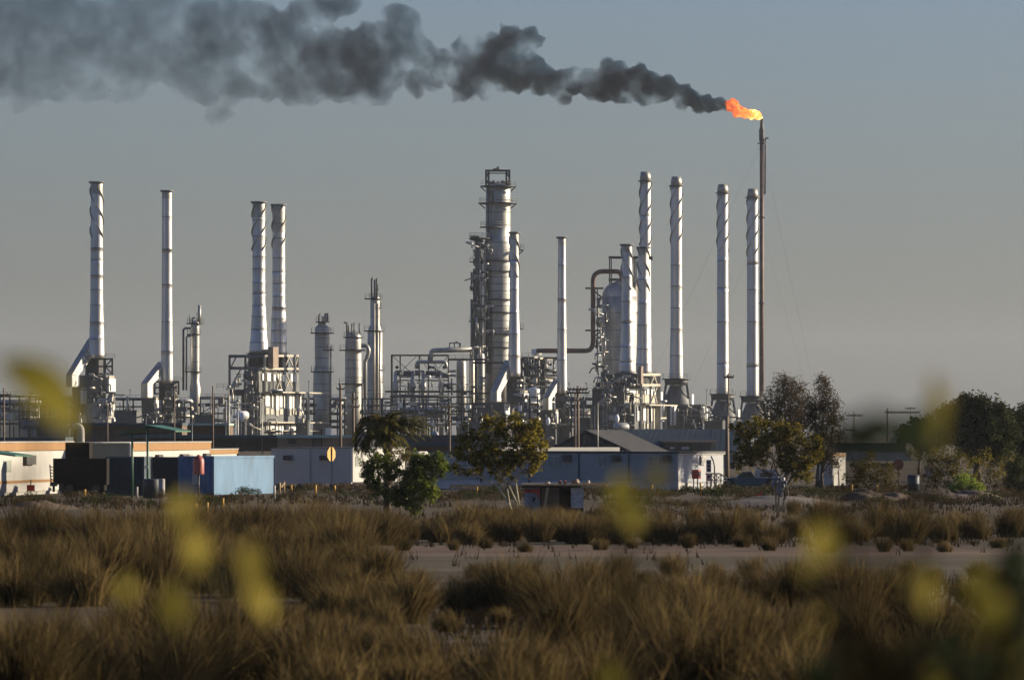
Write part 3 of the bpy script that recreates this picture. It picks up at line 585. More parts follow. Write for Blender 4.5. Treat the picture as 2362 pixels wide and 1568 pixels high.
for v in (856,871,893): MB().tube([W(1200,v,Y-2), W(1284,v,Y-2)], .28, 8).build('pipe', R.choice([DARK,GREY]), t)
def clutter(t, u0, u1, v0, v1, Y, n, seed):
    rr = random.Random(seed)
    for k in range(n):
        u, v = rr.uniform(u0, u1), rr.uniform(v0, v1); q = rr.random(); m_ = rr.choice([DARK,DARK,GREY,GREY,ALU,ALU,CREAM,ALUD])
        if q < .4: l = rr.uniform(6, 26); MB().tube([W(u,v,Y-rr.uniform(0,2)), W(min(u+l,u1+3),v,Y-rr.uniform(0,2))], rr.choice([.12,.18,.28]), 6).build('pipe', m_, t)
        elif q < .75: l = rr.uniform(8, 40); p = W(u,v,Y-1); p2 = W(u,min(v+l,1030),Y-1); MB().tube([p2, p], rr.choice([.1,.15,.25]), 6).build('upright_pipe', m_, t)
        elif q < .9: MB().box(W(u,v,Y-1.2), (rr.uniform(.5,1.6),.7,rr.uniform(.5,1.4)), TH).build('fitting', rr.choice([GREY,GREY,CREAM,DARK]), t)
        else: p = W(u,v,Y-1.4); MB().pipe([p, p+Vector((0,0,1.5)), p+Vector((rr.choice([-1,1])*rr.uniform(1,2.5),0,1.5)), p+Vector((rr.choice([-1,1])*2.0,0,.2))], .16, .4, 6).build('bent_pipe', m_, t)
for o_ in list(COL.objects):
    if o_.name.startswith('process_furnace'):
        l = o_['label']
        if l.startswith('large'): clutter(o_, 528, 598, 860, 1000, 1291, 55, 1); clutter(o_, 602, 700, 880, 990, 1290, 10, 2)
        elif 'tan ribbed' in l: clutter(o_, 1380, 1462, 870, 990, 1281, 75, 3); clutter(o_, 1464, 1535, 925, 985, 1280, 6, 4)
        elif 'far left' in l: clutter(o_, 208, 262, 872, 975, 1314, 34, 5)
        elif 'smooth second' in l: clutter(o_, 374, 420, 885, 975, 1324, 26, 6); clutter(o_, 328, 374, 930, 985, 1324, 12, 16)
        elif 'tallest column' in l: clutter(o_, 1088, 1215, 935, 985, 1318, 22, 7); clutter(o_, 1192, 1215, 876, 935, 1318, 14, 17)
        else: clutter(o_, 1238, 1325, 950, 990, 1328, 18, 8); clutter(o_, 1298, 1325, 905, 950, 1328, 14, 18)
    elif o_.name.startswith('pipe_structure'): clutter(o_, 905, 1120, 860, 1000, 1360, 70, 9)
    elif o_.name.startswith('exchanger_deck'): clutter(o_, 1202, 1282, 835, 960, 1357, 60, 10)
    elif o_.name.startswith('control_house'): clutter(o_, 1560, 1640, 930, 985, 1397, 30, 12)
    elif o_.name.startswith('fractionating'): clutter(o_, 1086, 1124, 560, 850, 1376, 60, 13)
    elif o_.name.startswith('reactor'): clutter(o_, 1372, 1400, 700, 900, 1346, 40, 14)
# ---------------------------------------------------------------- pipe racks, tanks and small gear filling the plant floor
SEC = [(0,90,'behind the foremost left power pole'),(90,165,'left of the far left chimney'),(262,330,'between the far left and the plain chimney'),(410,440,'left of the slim column with the pipe frame'),(462,526,'left of the large furnace block'),
       (690,724,'right of the large furnace block'),(762,795,'between the left and middle thick columns'),(836,902,'left of the open pipe frame'),(905,1035,'at the foot of the open pipe frame'),(1040,1090,'left of the ribbed furnace'),
       (1200,1240,'behind the stubby bright tank'),(1318,1372,'left of the tan furnace'),(1634,1700,'below the third chimney of the right row',962),(1700,1765,'behind the right hand trees',965)]
for (a, c, where, *tp_) in SEC:
    Y = 1300 + R.uniform(0, 60); s = Y/K; n = max(2, int((c-a)/22))
    t = thing('pipe_rack', 'dark pipe rack with stacked pipes ' + where, 'pipe rack', base((a+c)/2, Y), 'pipe racks across the plant floor')
    b = MB(); top = tp_[0] if tp_ else R.uniform(912, 928)
    for i in range(n+1):
        u = a+(c-a)*i/n
        for dy in (0, 5): b.pbar(u, top, u, 1038, Y+dy, w=.35)
        b.bar(W(u,top+2,Y), W(u,top+2,Y+5), .3)
    for v in (top, top+16, top+34, top+52): b.bar(W(a,v,Y), W(c,v,Y), .35); b.bar(W(a,v,Y+5), W(c,v,Y+5), .3)
    for i in range(n):
        if R.random() < .5: b.pbar(a+(c-a)*i/n, top+34, a+(c-a)*(i+1)/n, top+16, Y, w=.2)
    b.build('rack_frame', DARK, t)
    for k in range(9):
        v = top + R.choice([-2,14,15,31,33,49,50,62]) + R.uniform(-1,1); MB().tube([W(a-R.uniform(0,6),v,Y+R.uniform(.2,4)), W(c+R.uniform(0,6),v+R.uniform(-.6,.6),Y+R.uniform(.2,4))], R.choice([.18,.25,.35,.5]), 8).build('pipe', R.choice([DARK,GREY,ALU,CREAM,ALUD]), t)
    for k in range(int((c-a)/9)):
        u = R.uniform(a, c); v0 = R.uniform(top-8, top+30); MB().tube([W(u,v0,Y-.5), W(u,R.uniform(960,1030),Y-.5)], R.choice([.12,.16,.25]), 6).build('drop_pipe', R.choice([DARK,GREY,CREAM]), t)
    for k in range(int((c-a)/14)):
        u, v = R.uniform(a, c), R.uniform(top+4, 985); MB().box(W(u,v,Y-1), (R.uniform(.5,2),.8,R.uniform(.5,1.6)), TH).build('junction_box', R.choice([GREY,CREAM,FURN,PANEL]), t)
    railrun(t, a, c, top, Y)
def hdrum(u0, u1, v, r, Y, label, m):
    t = thing('storage_drum', label, 'drum', base((u0+u1)/2, Y), 'horizontal drums on saddles'); p, q = W(u0,v,Y), W(u1,v,Y+1); d = (q-p).normalized()
    MB().tube([p-d*r*.5, p-d*r*.3, p, q, q+d*r*.3, q+d*r*.5], [r*.3,r*.8,r,r,r*.8,r*.3], 16).build('shell', m, t)
    for f in (.2, .8):
        x = p+(q-p)*f; MB().box((x.x, x.y, (x.z-r)/2+.1), (.6, r*1.4, max(.4, x.z-r+.4))).build('saddle', CONC, t)
hdrum(930,1012,951,1.3,1335,'long grey horizontal drum under the open pipe frame',ALUD); hdrum(1420,1445,985,1.0,1250,'short pale horizontal drum before the tan furnace front',ALUD)
hdrum(640-90,640-72,958,1.0,1270,'small bright drum before the front of the large furnace',PANEL); hdrum(55,85,980,1.1,1300,'horizontal drum among the left racks',GREY)
for u, v, r, m_, lab in ((1423,966,5.5,PANEL,'small bright egg shaped vessel before the tan furnace'),(558,962,6,PANEL,'small bright round vessel low before the large furnace'),(1204,975,5,PANEL,'small bright vessel at the foot of the stubby tank'),(1264,972,5,PANEL,'small bright vessel left of the slenderest chimney foot')):
    Y = 1265; s = Y/K; c = W(u,v,Y); t = thing('pressure_vessel', lab, 'vessel', base(u, Y), 'small bright vessels')
    MB().lathe(c, [(r*s*math.cos(a), c.z+r*2*s*math.sin(a)) for a in [-1.5,-1.1,-.7,-.35,0,.35,.7,1.1,1.5]], 16).build('shell', m_, t)
    for k in (-1, 1): MB().bar((c.x+k*r*s*.6, Y, 0), (c.x+k*r*s*.6, Y, c.z), .3).build('leg', GREY, t)
t = thing('analyser_house', 'pale arched shed at the foot of the middle columns', 'shed', base(1000, 1240)); p = W(985,1000,1240)
b = MB(); b.tube([Vector((p.x-4,1238,1.0)), Vector((p.x+4,1241,1.0))], 2.6, 16); b.build('curved_roof', CONC, t); part(t, 'wall', CONC, ('box', (p.x,1240,.6), (9,4,1.2)))
for u, w_, v, Y, m_, lab in ((757,14,986,1270,PANEL,'bright white cabinet below the left thick column'),(835,20,990,1260,WHITE,'white panelled shed behind the palm'),(1090,50,975,1290,FURN,'dark grey hut left of the ribbed furnace'),(470,40,958,1300,FURN,'dull grey hut left of the large furnace'),
    (295,60,948,1345,FURN,'long dark ribbed shed between the two left chimneys'),(1350,34,965,1300,DARK,'dark hut left of the tan furnace'),(120,70,966,1300,DARK,'dark long shed at the far left of the plant'),(700,30,972,1300,FURN,'dull hut right of the large furnace'),(1650,50,972,1300,DARK,'dark hut under the third right chimney'),(1720,40,975,1310,FURN,'dull hut behind the right hand trees')):
    t = thing('equipment_hut', lab, 'hut', base(u, Y), 'equipment huts on the plant floor'); MB().rbox(u-w_/2,u+w_/3,u+w_/2,v,1038,Y).build('wall', m_, t); MB().rbox(u-w_/2-1,u+w_/3+.5,u+w_/2+1,v-2.5,v-.1,Y-.3).build('roof', GREY, t)
t = tag(MB().rbox(-40,-30,165,921,1010,1420,math.radians(60)).build('plant_wall', FURN), 'long dark wall at the left end of the plant', 'wall')
# ---------------------------------------------------------------- smoke and flame
def blob(name, puffs, Y, voxel, seed, squash=.9):
    rr = random.Random(seed); me = bpy.data.meshes.new(name); vs, fs = [], []
    ico = bpy.data.meshes.new('ico'); import bmesh
    bm = bmesh.new(); bmesh.ops.create_icosphere(bm, subdivisions=2, radius=1); bm.verts.ensure_lookup_table()
    iv = [v.co.copy() for v in bm.verts]; jf = [[v.index for v in f.verts] for f in bm.faces]; bm.free(); s = Y/K
    for (u, v, r) in puffs:
        c = W(u, v, Y); r *= s
        subs = [(c, r*.9)] + [(c + Vector((rr.gauss(0,1), rr.gauss(0,1), rr.gauss(0,1))).normalized()*r*rr.uniform(.45,.75), r*rr.uniform(.28,.5)) for _ in range(9)]
        for (p, q) in subs:
            n = len(vs); vs += [p + Vector((x.x*q, x.y*q*1.15, x.z*q*squash)) for x in iv]; fs += [[n+i for i in f] for f in jf]
    org = sum(vs, Vector())/len(vs); me.from_pydata([tuple(p-org) for p in vs], [], fs)
    o = bpy.data.objects.new(name, me); COL.objects.link(o); o.location = org
    m = o.modifiers.new('r', 'REMESH'); m.mode = 'VOXEL'; m.voxel_size = voxel
    tx = bpy.data.textures.new(name, 'CLOUDS'); tx.noise_scale = 3.2 if voxel > .4 else 1.4; tx.noise_depth = 4
    d = o.modifiers.new('d', 'DISPLACE'); d.texture = tx; d.texture_coords = 'LOCAL'; d.strength = 3.6 if voxel > .4 else 1.5; d.mid_level = .5
    dg = bpy.context.evaluated_depsgraph_get(); ev = o.evaluated_get(dg); nm = bpy.data.meshes.new_from_object(ev); nm.name = name
    o.modifiers.clear(); o.data = nm; nm.polygons.foreach_set('use_smooth', [True]*len(nm.polygons)); ORG[o.name] = org
    return o
SMY = 1600
near = [(1676,243,12),(1664,241,16),(1650,238,20),(1640,246,16),(1628,234,24),(1610,243,22),(1594,226,28),(1580,212,22),(1572,240,18),(1545,205,24),(1535,185,22),(1520,215,34),(1500,190,34),(1490,228,26),(1478,165,22),(1470,200,34),(1452,180,28),(1440,215,30),
    (1425,160,24),(1415,190,36),(1400,150,22),(1392,215,28),(1375,180,32),(1362,205,28),(1345,185,28),(1325,200,26),(1305,185,28),(1285,195,26),(1268,178,22),(1300,225,18),(1282,205,24),(1262,185,32),(1246,180,34),(1230,160,40),(1320,172,22),(1245,205,22)]
mid = [(1248,170,18),(1235,95,24),(1222,82,26),(1205,105,36),(1180,90,34),(1190,140,48),(1165,70,18),(1150,110,38),(1160,175,50),(1125,150,48),(1120,105,34),(1110,200,36),(1085,185,50),(1070,120,36),(1055,160,40),(1025,140,36),(1000,160,34),(975,145,30),(960,175,28),(1060,220,24),(1200,190,30),
    (940,60,42),(915,40,40),(900,85,56),(880,130,60),(850,90,50),(840,160,66),(800,130,70),(790,190,60),(760,110,60),(745,170,72),(720,140,70),(700,200,58),(680,150,62),(650,175,56),(640,120,50),(620,200,44),(870,210,44),(900,170,40),(945,120,36),(950,90,36),(985,120,30),(955,195,26),(1000,185,26),(690,90,44),(600,165,44)]
far = [(745,15,56),(800,5,40),(700,25,44),(600,55,64),(560,90,60),(525,50,80),(480,110,80),(510,150,60),(440,60,90),(430,150,80),(390,40,90),(360,110,80),(320,60,90),(310,150,70),(280,100,90),(260,40,120),(240,130,90),(200,60,130),(180,150,80),(140,100,120),(110,40,140),(80,130,100),(40,70,140),(20,150,100),(-30,50,150),(-40,130,130),(-110,80,150),
    (300,195,44),(270,215,30),(480,215,44),(560,40,60),(620,100,56),(580,190,46),(660,60,50),(540,200,50),(510,255,30),(495,270,26),(450,190,50),(130,190,60),(60,200,60),(210,195,50)]
def smokemat(name, d0, d1, x0, x1, nscale, thr, col):
    m = bpy.data.materials.new(name); m.use_nodes = True; t = m.node_tree; N, L = t.nodes, t.links; N.remove(N['Principled BSDF'])
    v = N.new('ShaderNodeVolumePrincipled'); v.inputs['Color'].default_value = (*col, 1); v.inputs['Anisotropy'].default_value = .2; v.inputs['Density Attribute'].default_value = ''
    g = N.new('ShaderNodeNewGeometry'); sp = N.new('ShaderNodeSeparateXYZ'); L.new(g.outputs['Position'], sp.inputs[0])
    mr = N.new('ShaderNodeMapRange'); mr.inputs['From Min'].default_value = x0; mr.inputs['From Max'].default_value = x1; mr.inputs['To Min'].default_value = math.log(d0); mr.inputs['To Max'].default_value = math.log(d1); L.new(sp.outputs[0], mr.inputs[0])
    ex = N.new('ShaderNodeMath'); ex.operation = 'EXPONENT'; L.new(mr.outputs[0], ex.inputs[0])
    no = N.new('ShaderNodeTexNoise'); no.inputs['Scale'].default_value = nscale; no.inputs['Detail'].default_value = 6; no.inputs['Roughness'].default_value = .62; L.new(g.outputs['Position'], no.inputs['Vector'])
    r = N.new('ShaderNodeMapRange'); r.inputs['From Min'].default_value = thr[0]; r.inputs['From Max'].default_value = thr[1]; r.inputs['To Max'].default_value = 1.6; L.new(no.outputs['Fac'], r.inputs[0])
    mu = N.new('ShaderNodeMath'); mu.operation = 'MULTIPLY'; L.new(ex.outputs[0], mu.inputs[0]); L.new(r.outputs[0], mu.inputs[1]); L.new(mu.outputs[0], v.inputs['Density']); L.new(v.outputs[0], N['Material Output'].inputs['Volume'])
    return m
X = lambda u: (u-1181)*SMY/K
o = blob('smoke_plume', near+mid+far, SMY, .6, 5)
o.data.materials.clear(); o.data.materials.append(smokemat('smoke', .037, .90, X(200), X(1640), .10, (.38, .62), (.03,.07,.12)))
tag(o, 'dark grey smoke plume drifting left across the sky from the flare', 'smoke', None, 'stuff')
fl = blob('flame', [(1754,272,5),(1749,268,8),(1742,264,11),(1733,263,13),(1722,264,13),(1712,261,13),(1702,256,14),(1693,248,14),(1686,243,14),(1690,236,9),(1680,240,10)], FY, .28, 9)
m = bpy.data.materials.new('flame'); m.use_nodes = True; N, L = m.node_tree.nodes, m.node_tree.links; N.remove(N['Principled BSDF'])
em = N.new('ShaderNodeEmission'); g = N.new('ShaderNodeNewGeometry'); no = N.new('ShaderNodeTexNoise'); no.inputs['Scale'].default_value = .7; no.inputs['Detail'].default_value = 6; no.inputs['Roughness'].default_value = .7; L.new(g.outputs['Position'], no.inputs['Vector'])
sp = N.new('ShaderNodeSeparateXYZ'); L.new(g.outputs['Position'], sp.inputs[0]); mr = N.new('ShaderNodeMapRange'); mr.inputs['From Min'].default_value = X(1670); mr.inputs['From Max'].default_value = X(1757); mr.inputs['To Min'].default_value = -.22; mr.inputs['To Max'].default_value = .25; L.new(sp.outputs[0], mr.inputs[0])
ad = N.new('ShaderNodeMath'); ad.operation = 'ADD'; L.new(no.outputs['Fac'], ad.inputs[0]); L.new(mr.outputs[0], ad.inputs[1])
r = N.new('ShaderNodeValToRGB'); e = r.color_ramp.elements; e[0].position = .2; e[0].color = (.16,.035,.02,1); e[1].position = .85; e[1].color = (2.2,1.5,.5,1)
for p, c_ in ((.38,(.55,.09,.025,1)),(.55,(.95,.22,.05,1)),(.68,(1.15,.42,.08,1))): q = e.new(p); q.color = c_
L.new(ad.outputs[0], r.inputs[0]); L.new(r.outputs[0], em.inputs[0]); em.inputs[1].default_value = 1.0; L.new(em.outputs[0], N['Material Output'].inputs[0])
fl.data.materials.clear(); fl.data.materials.append(m); tag(fl, 'orange flame blowing sideways from the tip of the flare stack', 'flame')
# ---------------------------------------------------------------- low buildings between the plant and the cabins
def slab(t, name, m, u0, u1, v0, v1, Y, dep=8, proud=0):       # building part facing the camera, given by its picture rectangle
    p, q = W(u0,v1,Y), W(u1,v0,Y); p.z = max(p.z, 0) if name == 'wall' else p.z
    return MB().box(((p.x+q.x)/2, Y+dep/2-proud, (p.z+q.z)/2), (q.x-p.x, dep, q.z-p.z)).build(name, m, t)
def lowbuilding(label, Y, u0, u1, vt, vf, wallm, fasm, dep=10, extra=None):
    t = thing('low_building', label, 'building', base((u0+u1)/2, Y), 'low buildings in front of the plant')
    slab(t, 'wall', wallm, u0, u1, vf, 1040, Y, dep); slab(t, 'fascia', fasm, u0-1.5, u1+1.5, vt, vf-.1, Y, dep+1, .6)
    return t
t = lowbuilding('long dark low building with a deep roof edge below the far left furnace', 640, 170, 420, 975, 981, BRICK, ROOFD)
t = lowbuilding('brown walled low building with a pale green roof edge left of the large furnace', 655, 412, 528, 976, 981, BRICK, FASCG); slab(t, 'downpipe', FASCG, 519.5, 521.5, 981, 1012, 654.7, .3)
t = lowbuilding('long dark brown low building with a green roof edge spanning the left middle', 610, 300, 672, 1003, 1010, BRICK, FASCD)
t = lowbuilding('beige flat roofed building with a pale green parapet below the middle columns', 600, 640, 838, 1003, 1010, BEIGE, FASCG)
slab(t, 'wall_opening', GLASS, 806, 811, 1019, 1028, 599.9, .3); 
b = MB()
for u in (722,742): b.pbar(u,990,u,1032,599.6,w=.09)
for v in range(992, 1032, 4): b.pbar(722,v,742,v,599.6,w=.06)
b.build('roof_ladder', DARK, t)
for u in (668,678): MB().lathe(W(u,0,599.7), [(.22,W(0,1022,600).z),(.14,W(0,1014,600).z)], 8).build('wall_lamp', DARK, t)
t = lowbuilding('grey roofed low building behind the palm and the bushy tree', 560, 870, 1080, 1003, 1022, BRICK, ROOFG, 14)
slab(t, 'gutter', ROOFD, 868, 1082, 1022.2, 1030, 559, 1)
for u, k in ((1000,1),(835,-1)): MB().pipe([W(u+2,1008,566), W(u,1000,566), W(u+6,998,565), W(u+9,1010,564)], .22, .4, 8, 0).build('roof_cowl', WHITE, t)
t = thing('vent_duct', 'tall curved pale vent duct rising behind the left cabins', 'vent', base(186, 520)); MB().pipe([W(166,985,520), W(186,983,520), Vector((W(188,0,520).x,520,.5))], .34, 1.2, 12).build('duct', CONC, t)
t = lowbuilding('low dark roofed building at the far left behind the orange edged cabins', 600, -40, 150, 1008, 1018, BRICK, ROOFD)
t = lowbuilding('pale fronted low building with a dark roof at the right behind the bushes', 520, 1925, 2100, 1043, 1063, BRICK, CONC)
slab(t, 'roof', ROOFD, 1922, 2090, 1021, 1042.9, 521, 9); slab(t, 'window_band', GLASS, 1960, 2076, 1068, 1078, 519.9, .3)
t = lowbuilding('far right white walled building mostly hidden by trees', 470, 2230, 2420, 1040, 1050, WHITE, CONC)
slab(t, 'roof', ROOFD, 2225, 2425, 1022, 1039.9, 471, 9)
t = thing('white_tent', 'small pale tent roof beyond the right hand trees', 'tent', base(2065, 640)); b = MB(); a, c, d = W(2050,1020,640), W(2082,1020,640), W(2064,1004,640)
b.v = [a, c, d, a+Vector((1,6,0)), c+Vector((1,6,0)), d+Vector((1,6,0))]; [b.face(f) for f in ((0,1,2),(5,4,3),(0,2,5,3),(1,4,5,2),(0,3,4,1))]; b.build('canvas', WHITE, t); slab(t, 'wall', CONC, 2052, 2080, 1020.3, 1040, 640.2, 5)
# gabled house and hip roofed house
Y = 545; t = thing('gabled_house', 'grey house with a gable end and dark louvre, roof slope lit on the right', 'house', base(1351, Y)); ap, lf, rt = W(1351,995,Y), W(1258,1040,Y), W(1455,1043,Y); ex, ey = axes(math.radians(55)); r_ = ey*4.4
b = MB(); n0 = [Vector((lf.x,Y,0)), Vector((rt.x,Y,0)), rt, ap, lf]; b.v = [p+Vector((0,.15,-.12)) for p in n0] + [p+r_+Vector((0,.15,-.12)) for p in n0]
b.face([0,1,2,3,4]); b.face([9,8,7,6,5]); [b.face([i,5+i,5+(i+1)%5,(i+1)%5]) for i in range(5)]; b.build('wall', ROOFG, t)
for nm, p, q, mm in (('roof_slope', ap, rt, ROOFG), ('roof_slope', lf, ap, ROOFD)):
    d = Vector((0,-.25,0)); th = Vector((0,0,.16)); MB().hexa([p+d, q+d, q+r_, p+r_, p+d+th, q+d+th, q+r_+th, p+r_+th]).build(nm, mm, t)
slab(t, 'louvre', GLASS, 1344, 1353, 1005, 1022, Y-.05, .3)
for u, v in ((1420,1008),(1436,1013)): p = W(u,v+10,Y+4); MB().lathe(p, [(.1,p.z-1.0),(.1,p.z+.3),(.16,p.z+.32),(.16,p.z+.42)], 8).build('roof_pipe', DARK, t)
Y = 560; t = thing('hip_roofed_house', 'large house with a dark ribbed hip roof and a sheltered recess on the right', 'house', base(1570, Y))
a, c, d, e = W(1400,1044,Y), W(1700,1044,Y), W(1700,994,Y+4), W(1440,994,Y+4); up = Vector((0,0,.2)); MB().hexa([a, c, d, e, a+up, c+up, d+up, e+up]).build('roof', ROOFD, t)
b = MB()
for i in range(24): f = i/23; b.bar(a+(c-a)*f+up, e+(d-e)*f+up, .03)
b.build('roof_ribs', ROOFD, t); slab(t, 'wall', CABGREY, 1410, 1695, 1044, 1080, Y+1, 12)
slab(t, 'porch_beam', BEIGE, 1527, 1655, 1016, 1020.5, Y-7, 9); slab(t, 'porch_shade', GLASS, 1530, 1609, 1020.8, 1044, Y-6.6, 8); slab(t, 'porch_wall', ROOFG, 1609.2, 1640, 1020.8, 1044, Y-6.8, 8)  # solid dark block: shade of the porch opening is put into its colour
slab(t, 'eave', BEIGE, 1600, 1676, 1040, 1044, Y-9, 2)
for u0, u1 in ((1546,1556),(1572,1590)): slab(t, 'porch_bench', WHITE, u0, u1, 1030, 1036, Y-7.2, .4)
# ---------------------------------------------------------------- cabins
def acunit(t, u, v, w, h, Y, n=Vector((0,-1,0))):
    p, q = W(u,v+h,Y), W(u+w,v,Y); return MB().box(((p.x+q.x)/2, Y-.18, (p.z+q.z)/2), (q.x-p.x, .5, q.z-p.z)).build('air_conditioner', ACM, t)
P35 = math.radians(35)
t = thing('portable_cabin', 'long blue grey portable cabin with curtained windows and paler sunlit end wall', 'cabin', base(1563, 402)); Yc = 402; tp = math.tan(P35)
fY = lambda u: Yc + (1563-u)*Yc/K*tp                                  # depth along its front wall
part(t, 'wall', BLGREY, ('rbox', 985, 1563, 1674, 1046, 1109, Yc, P35)); part(t, 'skirt', SKIRT, ('rbox', 986, 1562, 1673, 1109.3, 1131, Yc+.08, P35))
part(t, 'roof', DARK, ('rbox', 980, 1566, 1680, 1041, 1045.7, Yc-.15, P35)); ex, ey = axes(P35)
MB().rp(1563, Yc, 1564, 1673, 1047.5, 1112.5, .05, P35, 0, .1).build('end_wall', PALEGREY, t); MB().rp(1563, Yc, 1563.4, 1592, 1113, 1130, .07, P35, 0, .1).build('end_skirt', WHITE, t)  # sun on the end wall is put into a paler copy of the blue grey
MB().rp(1563, Yc, 1562.5, 1566, 1046, 1130, .09, P35, 0, .1).build('corner_trim', WHITE, t); MB().rp(1563, Yc, 1564, 1676, 1044, 1048, .12, P35, 0, .1).build('end_trim', WHITE, t)
for u in (1109,1220,1335,1450): MB().pbar(u,1046,u,1112,fY(u)-.08,w=.1).build('downpipe', NAVY, t)
for u in (1066,1160,1268,1380,1496):
    p = W(u,1077,fY(u)); q = W(u+23,1052,fY(u+23)); o_ = Vector((0,-.06,0)); h = Vector((0,0,q.z-p.z)); r2 = Vector((q.x,q.y,p.z))
    w_ = MB().hexa([p+o_, r2+o_, r2, p, p+o_+h, r2+o_+h, r2+h, p+h]).build('window', CURT, t); b = MB(); o2 = o_*1.6
    for a, c_ in ((p,p+h),(r2,r2+h),((p+r2)/2,(p+r2)/2+h),(p,r2),(p+h,r2+h)): b.bar(a+o2, c_+o2, .06)
    b.build('window_frame', SKIRT, w_)
for u in (1186,1296,1410,1526): acunit(t, u, 1049, 21, 15, fY(u+10))
t = tag(MB().rp(1563, Yc, 1616, 1627, 1051, 1072, .16, P35, 0, .06).build('notice_sheet', WHITE), 'white notice sheets high on the pale end wall of the blue grey cabin', 'notice')
t2 = thing('sign_board', 'tall white board with three dark squares standing before the pale cabin end wall', 'sign', base(1633, 397)); Ys = 397
slab(t2, 'board', WHITE, 1629, 1640.5, 1060, 1089, Ys, .06); slab(t2, 'lower_board', WHITE, 1629.5, 1640, 1091, 1107, Ys, .06)
for v in (1063,1071.5,1080): slab(t2, 'dark_square', NAVY, 1631.8, 1637.8, v, v+6.4, Ys-.03, .02)
slab(t2, 'red_mark', RED, 1633, 1637, 1087.5, 1088.6, Ys-.03, .02)
b = MB(); p = W(1634.8,1099,Ys-.05); b.tube([p, p+Vector((0,.02,0))], .1, 16); b.build('round_symbol', DARK, t2)
b = MB(); b.pbar(1631,1107,1631,1130,Ys+.03,w=.09); b.pbar(1639,1107,1639,1130,Ys+.03,w=.09); b.build('leg', WHITE, t2)
t = thing('hose_cabinet', 'red cabinet on two thin legs beside the pale cabin end wall', 'cabinet', base(1604, 396)); part(t, 'cabinet', RED, ('rbox', 1596, 1611, 1617, 1083, 1104, 396, math.radians(40))); b = MB(); b.pbar(1600,1104,1600,1131,396.2,w=.08); part(t, 'leg', RED, ('pbar',1600,1104,1600,1132,396.2,None,.08)); part(t, 'leg', RED, ('pbar',1609,1104,1609,1132,396.2,None,.08))
MB().rp(1611, 396, 1612, 1616, 1087, 1099, .03, math.radians(40), 0, .05).build('label_plate', DARK, t)
t = thing('ramp_rail', 'dark trussed handrail curving down beside the pale cabin end wall', 'handrail', base(1650, 399)); b = MB()
b.tube([W(1628,1092,398), W(1660,1092,399), W(1667,1096,399), W(1676,1104,399)], .05, 6); b.tube([W(1630,1108,398), W(1676,1108,399)], .04, 6)
for u in (1630,1641,1652,1663,1674): b.pbar(u, 1092 if u < 1664 else 1103, u, 1122, 398.6, w=.07)
for u in (1630,1641,1652): b.pbar(u,1108,u+11,1094,398.6,w=.05); b.pbar(u,1094,u+11,1108,398.6,w=.05)
b.build('rail', DARK, t); t = tag(MB().tube([W(1640,1052,398.5), W(1645,1062,398.2), W(1648,1075,398), W(1648.5,1122,398)], .05, 6).build('conduit_pole', DARK), 'thin dark curved pole beside the white sign board', 'pole')
t = tag(MB().rbox(1146, 1156, 1433, 1031.5, 1118, 430, math.radians(55)).build('long_shed', WHITE), 'long cream shed whose top edge shows above the blue grey cabin', 'shed')
t = thing('portable_cabin', 'plain white portable cabin, its shaded front grey and its sunlit end white, behind the palm', 'cabin', base(812, 418)); Yc2 = 418; P30 = math.radians(32)
part(t, 'wall', CABGREY, ('rbox', 621, 812, 930, 1034, 1112, Yc2, P30)); part(t, 'roof', GREY, ('rbox', 619, 814, 933, 1031.5, 1033.8, Yc2-.15, P30)); MB().rp(812, Yc2, 813, 929, 1035, 1111, .04, P30, 0, .1).build('end_wall', WHITE, t)  # white cabin: shade on its front is put into the grey
f2 = lambda u: Yc2 + (812-u)*Yc2/K*math.tan(P30)
for u in (653,737): acunit(t, u, 1050, 17, 11, f2(u+8))
p = W(714,1035,f2(714)); MB().bar(p+Vector((0,-.05,0)), W(714,1111,f2(714))+Vector((0,-.05,0)), .07).build('wall_joint', SKIRT, t)
b = MB(); b.bar(W(622,1113.5,f2(622)-.06), W(811,1113.5,Yc2-.06), .14); b.build('base_rail', PALEGREY, t)
for u in (640,690,740,790): MB().pbar(u,1114,u,1128,f2(u)+.4,w=.3).build('support_block', CONC, t)
MB().rp(812, Yc2, 818, 832, 1052, 1075, .06, P30, 0, .1).build('window', CURT, t)
t = tag(MB().rbox(930, 965, 990, 1041, 1062, 470).build('small_annexe', WHITE), 'white annexe wall glimpsed between the palm and the bushy tree', 'building')
# left cabins: the long side that faces the sun
def litcabin(label, u0, Y0, u1, Y1, ztop, zf, extra):
    t = thing('portable_cabin', label, 'cabin', base(u1, Y1), 'white cabins with orange roof edges'); a, c = base(u0, Y0), base(u1, Y1); d = (c-a).normalized(); n = Vector((d.y, -d.x, 0)); bk = -n*3.5
    def wall(name, m, f0, f1, z0, z1, pr=0.0, dep=None):
        p, q = a+(c-a)*f0+n*pr, a+(c-a)*f1+n*pr; k = bk if dep is None else -n*dep; Z = lambda z_: Vector((0,0,z_))
        return MB().hexa([p+Z(z0), q+Z(z0), q+k+Z(z0), p+k+Z(z0), p+Z(z1), q+Z(z1), q+k+Z(z1), p+k+Z(z1)]).build(name, m, t)
    wall('wall', WHITE, 0, 1, .25, zf); wall('fascia', ORANGE, -.004, 1.002, zf+.01, ztop, .12); wall('roof', CONC, -.004, 1.002, ztop+.005, ztop+.08, .18)
    for e in extra: wall(*e)
    return t
